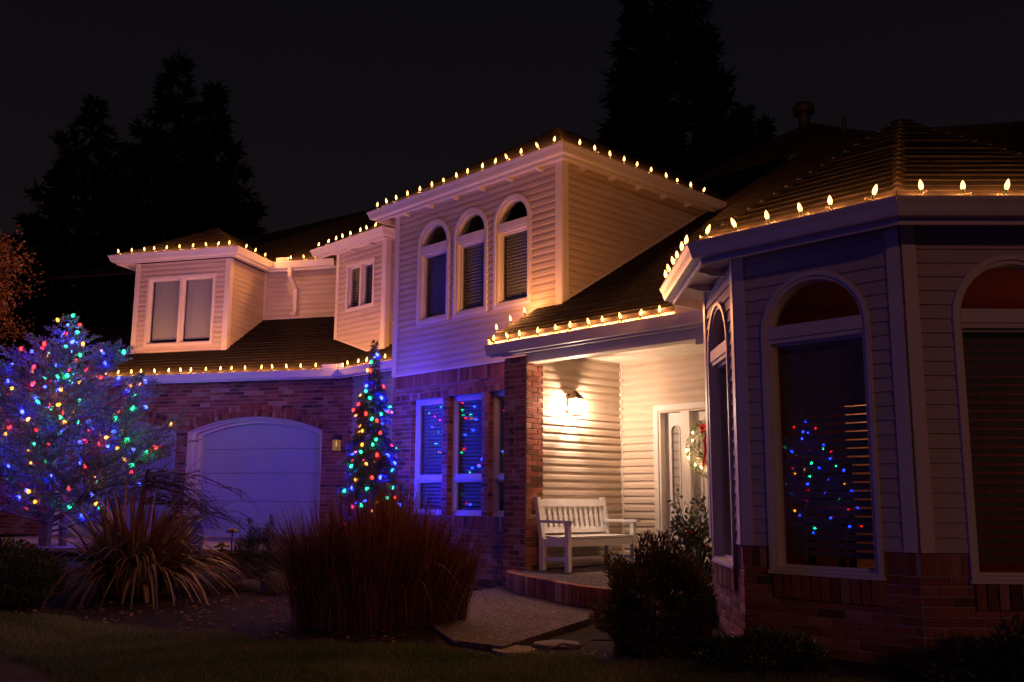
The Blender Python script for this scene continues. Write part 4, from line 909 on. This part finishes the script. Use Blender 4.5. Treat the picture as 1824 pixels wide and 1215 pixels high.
# ---------------------------------------------------------------- garden plants
def ribbons(name, root, base, az, lean, length, width, mname, tint, seg=6, curve=1.0, zfall=0.35, rg=None, twist=.3):
    """arching strap leaves: base (n,3)"""
    n = len(base); u = np.linspace(0, 1, seg+1); out = np.stack([np.cos(az), np.sin(az), np.zeros(n)], -1); sd = np.stack([-np.sin(az), np.cos(az), np.zeros(n)], -1)
    sd = unit(sd+out*rg.normal(0, twist, n)[:, None]); V = []
    for k in range(seg+1):
        h = length*(u[k]*np.cos(lean*(.35+.65*u[k]))-zfall*curve*u[k]**3*lean); r = length*u[k]*np.sin(lean*(.35+.75*u[k]*curve))
        w = width*(1-u[k]**2.2)*(.55+.9*min(1, u[k]*3)) if k < seg else width*.02
        c = base+out*r[:, None]+np.array((0, 0, 1))*h[:, None]; V += [c-sd*w[:, None]*.5, c+sd*w[:, None]*.5]
    V = np.stack(V, 1).reshape(-1, 3); m_ = 2*(seg+1); q = np.arange(n)[:, None]*m_
    Fc = np.concatenate([np.stack([q[:, 0]+2*k, q[:, 0]+2*k+1, q[:, 0]+2*k+3, q[:, 0]+2*k+2], -1) for k in range(seg)]); 
    return link(name, npmesh(name, V, Fc, mname, np.repeat(tint, m_)), root, kind='stuff')
# big clump of reddish ornamental grass
og = link('ornamental_grass', None, label='large clump of dry reddish ornamental grass in front of the tower windows', cat='grass'); GBX, GBY = -1.22, 8.75; og.location = (GBX, GBY, float(gz(GBX, GBY)))
n = 6000; rg3 = np.random.default_rng(41); a = rg3.uniform(0, 2*np.pi, n); r = np.sqrt(rg3.uniform(0, 1, n)); edge = 1+.10*np.sin(a*3+1)+.07*np.sin(a*7)+.05*np.sin(a*13+2); bx = np.cos(a)*r*.74*edge; by = np.sin(a)*r*.48*edge
az = np.arctan2(by, bx*.8)+rg3.normal(0, .5, n); lean = np.clip(np.abs(rg3.normal(.05, .14, n))+.15*r**3, .01, .85); ln = rg3.uniform(.70, 1.30, n)*(1.08-.16*r)+.10*np.sin(bx*4.1+.7)*np.sin(by*5)+.07*np.sin(bx*7+1)+.05*np.sin(bx*17)+np.where(rg3.uniform(0, 1, n) < .12, rg3.uniform(.05, .28, n), 0)
ribbons('blade', og, np.stack([bx, by, np.zeros(n)-.02], -1), az, lean, ln, rg3.uniform(.0045, .010, n), 'straw', rg3.uniform(0, 1, n), rg=rg3, zfall=.55, curve=1.2)
n = 520; a = rg3.uniform(0, 2*np.pi, n); r = rg3.uniform(.25, 1.05, n); bx = np.cos(a)*r*.80; by = np.sin(a)*r*.5
ribbons('outer_blade', og, np.stack([bx, by, np.zeros(n)-.02], -1), a+rg3.normal(0, .3, n), np.where(r > .8, rg3.uniform(.3, .85, n), rg3.uniform(.08, .42, n)), rg3.uniform(.7, 1.45, n), rg3.uniform(.005, .010, n), 'straw', rg3.uniform(.3, 1, n), rg=rg3, zfall=.7, curve=1.3, seg=8)
# flax
fx = link('flax_plant', None, label='bronze flax with long arching sword leaves left of the tall grass', cat='plant'); FXX, FXY = -4.30, 11.15; fx.location = (FXX, FXY, float(gz(FXX, FXY)))
n = 620; a = rg3.uniform(0, 2*np.pi, n); r = rg3.uniform(0, .38, n); bx, by = np.cos(a)*r, np.sin(a)*r
ribbons('leaf', fx, np.stack([bx, by, np.zeros(n)], -1), a+rg3.normal(0, .35, n), np.abs(rg3.normal(.66, .40, n))+.05, rg3.uniform(.75, 1.5, n), rg3.uniform(.024, .050, n), 'flax', rg3.uniform(0, 1, n), rg=rg3, zfall=.42, curve=1.1, seg=8, twist=.6)
def bush(name, label, c, rx, ry, rz, nl, mname, leaf, wid, spiky=.0, seed=1, cat='shrub', core='dark_needles', group=None, lump=.12):
    rg = np.random.default_rng(seed); root = link(name, None, label=label, cat=cat, group=group); root.location = (c[0], c[1], c[2])
    tb = MB()
    for i in range(7):
        a_ = i*.9; tb.tube([(0, 0, -.05), (math.cos(a_)*rx*.2, math.sin(a_)*ry*.2, rz*.5), (math.cos(a_)*rx*.45, math.sin(a_)*ry*.45, rz*1.0)], [.02, .014, .005], 5)
    tb.build('stem', 'twig', root)
    d = unit(rg.normal(size=(nl, 3)))
    lm = 1+lump*(np.sin(d[:, 0]*7+seed)*np.sin(d[:, 1]*6+2*seed)+np.sin(d[:, 2]*8+d[:, 0]*5))
    rr = (rg.uniform(.3, 1, nl)**.45)*lm; P = d*np.array((rx, ry, rz))*rr[:, None]; P[:, 2] = np.where(P[:, 2] < 0, P[:, 2]*.75, P[:, 2])+rz*.66; P[:, 2] = np.maximum(P[:, 2], .01)
    V, Fc, T = blades(P, d*(.6+spiky)+rg.normal(0, .5, (nl, 3))+np.array((0, 0, .3*spiky)), rg.uniform(.6, 1.3, nl)*leaf, rg.uniform(.7, 1.2, nl)*wid, rg.uniform(0, 1, nl)*np.clip((rr-.55)/.4, .1, 1))
    link('foliage', npmesh('foliage', V, Fc, mname, T), root, kind='stuff'); return root
bush('round_shrub', 'clipped round evergreen shrub at the left edge of the lawn', (-5.32, 9.85, -.05), .74, .74, .42, 24000, 'shrub_leaf', .035, .018, seed=2, lump=.03)
bush('juniper_bush', 'spreading juniper bush with rusty tips in front of the porch', (1.05, 7.10, -.10), .38, .38, .50, 20000, 'juniper', .055, .013, spiky=.7, seed=3, lump=.17)
bush('low_shrub', 'dark low shrub against the left brick base of the bay', (1.66, 6.45, -.12), .40, .33, .20, 6000, 'shrub_leaf', .06, .018, spiky=.4, seed=4)
bush('low_shrub', 'dark low shrub under the right bay window', (3.05, 5.85, -.1), .45, .3, .25, 5000, 'shrub_leaf', .06, .016, spiky=.4, seed=5)
bush('dwarf_pine', 'dwarf pine with upright candles in front of the garage door', (-3.15, 12.2, .05), .36, .34, .36, 7000, 'shrub_leaf', .06, .009, spiky=.8, seed=6)
for x, y, h in ((-3.27, 12.1, .75), (-3.0, 12.1, .78), (-3.1, 12.3, .7), (-2.85, 12.1, .6)): 
    dp = bpy.data.objects['dwarf_pine']; k = 260; rg = np.random.default_rng(int(h*1000)); zz = rg.uniform(.25, 1, k)
    V, Fc, T = blades(np.stack([np.full(k, x+3.15)+rg.normal(0, .02, k)*(1.3-zz)*2, np.full(k, y-12.2)+rg.normal(0, .02, k)*(1.3-zz)*2, zz*h], -1), rg.normal(0, .5, (k, 3))+(0, 0, .9), .06, .009, rg.uniform(0, 1, k)); link('candle', npmesh('candle', V, Fc, 'shrub_leaf', T), dp, kind='stuff')
bush('camellia_bush', 'leafy flowering bush in front of the door sidelight', (1.93, 10.05, .2), .26, .26, .42, 900, 'camellia', .075, .04, seed=7, lump=.3)
bf = bpy.data.objects['camellia_bush']
for p in ((-.12, -.2, .55), (.05, -.25, .40), (.12, -.2, .62), (-.2, -.1, .3)):
    mb = MB(); mb.lathe([(.0, -.02), (.03, -.01), (.04, .012), (.02, .03), (.0, .02)], 8, c=p); mb.build('flower', 'flower_red', bf)
# tall stems of the camellia
cs_ = MB(); P = []; rg = np.random.default_rng(77)
for i in range(9):
    a = rg.uniform(0, 6.28); t = np.array((math.cos(a)*.22, math.sin(a)*.2, rg.uniform(.7, 1.02))); cs_.tube([(0, 0, 0), t*.5+rg.normal(0, .03, 3), t], [.008, .006, .003], 4); v = rg.uniform(.35, 1.05, 28)[:, None]; P.append(t*v+rg.normal(0, .045, (28, 3)))
cs_.build('stem', 'twig', bf); P = np.vstack(P); n = len(P); V, Fc, T = blades(P, rg.normal(0, .8, (n, 3))+(0, 0, -.2), rg.uniform(.05, .085, n), .035, rg.uniform(.2, 1, n)); link('foliage', npmesh('foliage', V, Fc, 'camellia', T), bf, kind='stuff')
# bare weeping shrub: arching twigs over the flax
ws = link('weeping_shrub', None, label='bare weeping shrub with drooping twigs before the garage door', cat='shrub'); ws.location = (-5.05, 12.9, .1); tb = MB(); rg = np.random.default_rng(55)
tb.tube([(0, 0, -.1), (.04, 0, .5), (.1, .02, 1.0), (.16, 0, 1.35)], [.045, .04, .035, .025], 7); tb.build('trunk', 'bark', ws); tb = MB()
for i in range(46):
    a = rg.uniform(-.7, .7) if i < 38 else rg.uniform(0, 6.28); L = rg.uniform(.8, 1.65); q = np.array((.12, 0, rg.uniform(.85, 1.3))); pts = [q]
    for k in range(1, 7):
        u = k/6; pts.append(q+np.array((math.cos(a)*L*u, math.sin(a)*L*u*.8, .25*u*1.2-.78*u*u*rg.uniform(.8, 1.1)))+rg.normal(0, .025, 3))
    tb.tube(pts, list(np.linspace(.007, .002, 7)), 4)
    for k in (2, 3, 4, 5):
        for _ in range(1): e = pts[k]+rg.normal(0, .1, 3)+np.array((.16*math.cos(a), .16*math.sin(a), -.10)); tb.tube([pts[k], (pts[k]+e)/2+rg.normal(0, .012, 3), e], [.004, .003, .0016], 3)
tb.build('twig', 'twig', ws, kind='stuff')
# large dark round pot behind the flax
pot = link('garden_pot', None, label='large dark glazed round pot in front of the garage door', cat='pot'); pot.location = (-4.72, 13.75, .05)
mb = MB(); mb.lathe([(.0, .0), (.17, .0), (.24, .08), (.32, .25), (.345, .42), (.32, .58), (.27, .68), (.25, .72), (.27, .76), (.25, .77), (.22, .70), (.0, .69)], 28); mb.build('body', 'urn_glaze', pot, smooth=True)
# path lights
def path_light(x, y, h, label, tiers):
    z = float(gz(x, y)); root = link('path_light', None, label=label, cat='path light'); root.location = (x, y, z); mb = MB(); mb.tube([(0, 0, -.05), (0, 0, h)], .011, 8); mb.build('post', 'dark_metal', root)
    for i in range(tiers):
        r = .10-.016*i; c = MB(); zz = h-.055*i; c.lathe([(.0, .055 if i == 0 else .03), (r*.45, .042 if i == 0 else .026), (r*.85, .012), (r, -.004), (r*.96, -.008), (r*.3, .015), (.0, .016)], 18, c=(0, 0, zz)); c.build('shade', 'bronze', root, smooth=True)
path_light(-3.55, 11.9, .46, 'three-tiered bronze path light beside the flax', 3)
path_light(-3.72, 12.9, .52, 'thin dark mushroom path light behind the tiered one', 1)
# boulders and flagstones
def rock(name, x, y, z, sx, sy, sz, label, seed, cat, flat=False, group=None):
    rg = np.random.default_rng(seed); mb = MB()
    if flat:
        k = 9; pts = [(math.cos(t)*sx*rg.uniform(.8, 1.1), math.sin(t)*sy*rg.uniform(.8, 1.1)) for t in np.linspace(0, 2*np.pi, k, endpoint=False)]
        mb.add([(p, q, sz) for p, q in pts]+[(p*1.04, q*1.04, sz-.015) for p, q in pts]+[(p*1.03, q*1.03, -.06) for p, q in pts], [tuple(range(k))]+[(k+i, k+(i+1) % k, (i+1) % k, i) for i in range(k)]+[(2*k+i, 2*k+(i+1) % k, k+(i+1) % k, k+i) for i in range(k)])
        o = mb.build(name, 'stone', None, label=label, cat=cat, group=group)
    else:
        prof = [(math.sin(t)*1.0, -math.cos(t)) for t in np.linspace(.02, math.pi-.02, 9)]; mb.lathe([(r, zz) for r, zz in prof], 12)
        o = mb.build(name, 'boulder_stone', None, True, label=label, cat=cat, group=group)
        for v in o.data.vertices:
            d = 1+.13*math.sin(v.co.x*4+seed)+.12*math.sin(v.co.y*5+v.co.z*3+seed*2); v.co = (v.co.x*sx*d, v.co.y*sy*d, v.co.z*sz*d+sz*.4)
    o.location = (x, y, z); return o
rock('boulder', -2.72, 11.35, .0, .19, .16, .15, 'rounded boulder at the left foot of the tall grass', 3, 'boulder'); rock('boulder', -3.15, 11.55, -.02, .17, .15, .10, 'low dark boulder beside the tiered path light', 5, 'boulder')
for x, y, sx, sy, l, sd in ((.03, 7.30, .17, .20, 'left one of the two flagstones touching the walkway edge', 1), (.36, 7.62, .20, .17, 'right one of the two flagstones touching the walkway edge', 2), (.20, 6.98, .22, .12, 'flagstone nearest to the lawn below the walkway', 4)):
    rock('flagstone', x, y, -.045, sx, sy, .03, l, sd, 'flagstone', True, 'flagstones at the walkway corner')
# fallen twig by the flagstones, fallen leaves
tw = MB(); tw.tube([(.25, 7.15, .0), (.38, 7.25, .03), (.52, 7.22, .02), (.62, 7.42, .035), (.80, 7.5, .02)], [.006, .008, .008, .006, .004], 5); tw.build('fallen_twig', 'stone', None, label='pale crooked twig lying on the soil by the flagstones', cat='twig')
rg = np.random.default_rng(91); n = 700; x = rg.uniform(-5.5, 1.2, n); y = lawn_edge(x)+rg.uniform(-.6, 2.4, n); keep = ~((x > -.8) & (y > 7.3)); x, y = x[keep], y[keep]; n = len(x)
V, Fc, T = blades(np.stack([x, y, gz(x, y)+.012], -1), np.stack([rg.normal(0, 1, n), rg.normal(0, 1, n), rg.normal(0, .15, n)], -1), rg.uniform(.03, .08, n), rg.uniform(.02, .05, n), rg.uniform(0, 1, n), side=np.stack([rg.normal(0, .2, n), rg.normal(0, .2, n), np.ones(n)], -1))
link('leaf_litter', npmesh('leaf_litter', V, Fc, 'autumn_leaf', T), kind='stuff', label='scattered fallen leaves on the soil and lawn', cat='leaves')

# ---------------------------------------------------------------- dining chairs inside the bay, room lamps
for i, (x, y, rz) in enumerate(((2.78, 8.0, .3), (3.25, 7.75, -.2))):
    ch = link('dining_chair', None, label=('left' if i == 0 else 'right')+' dark dining chair glimpsed through the left bay window', cat='chair', group='dining chairs inside the bay'); ch.location = (x, y, .42); ch.rotation_euler = (0, 0, rz)
    for a, b, h in ((-.2, -.2, .44), (.2, -.2, .44), (-.2, .2, .98), (.2, .2, .98)): mb = MB(); mb.box(WORLD, a-.022, a+.022, b-.022, b+.022, 0, h); mb.build('leg', 'dark_wood', ch)
    mb = MB(); mb.box(WORLD, -.23, .23, -.23, .23, .43, .47); mb.build('seat', 'dark_wood', ch); mb = MB(); mb.box(WORLD, -.18, .18, .19, .215, .62, .96); mb.build('backrest', 'dark_wood', ch)
def room_light(name, p, e, c, r=.06):
    l = bpy.data.lights.new(name, 'POINT'); l.energy = e; l.color = c; l.shadow_soft_size = r; o = link(name, l, rm); o.location = p
room_light('hall_light', (4.1, 9.98, 2.3), 9, (1, .45, .20)); room_light('dining_light', (4.9, 8.4, 1.9), 3.2, (1, .5, .25))
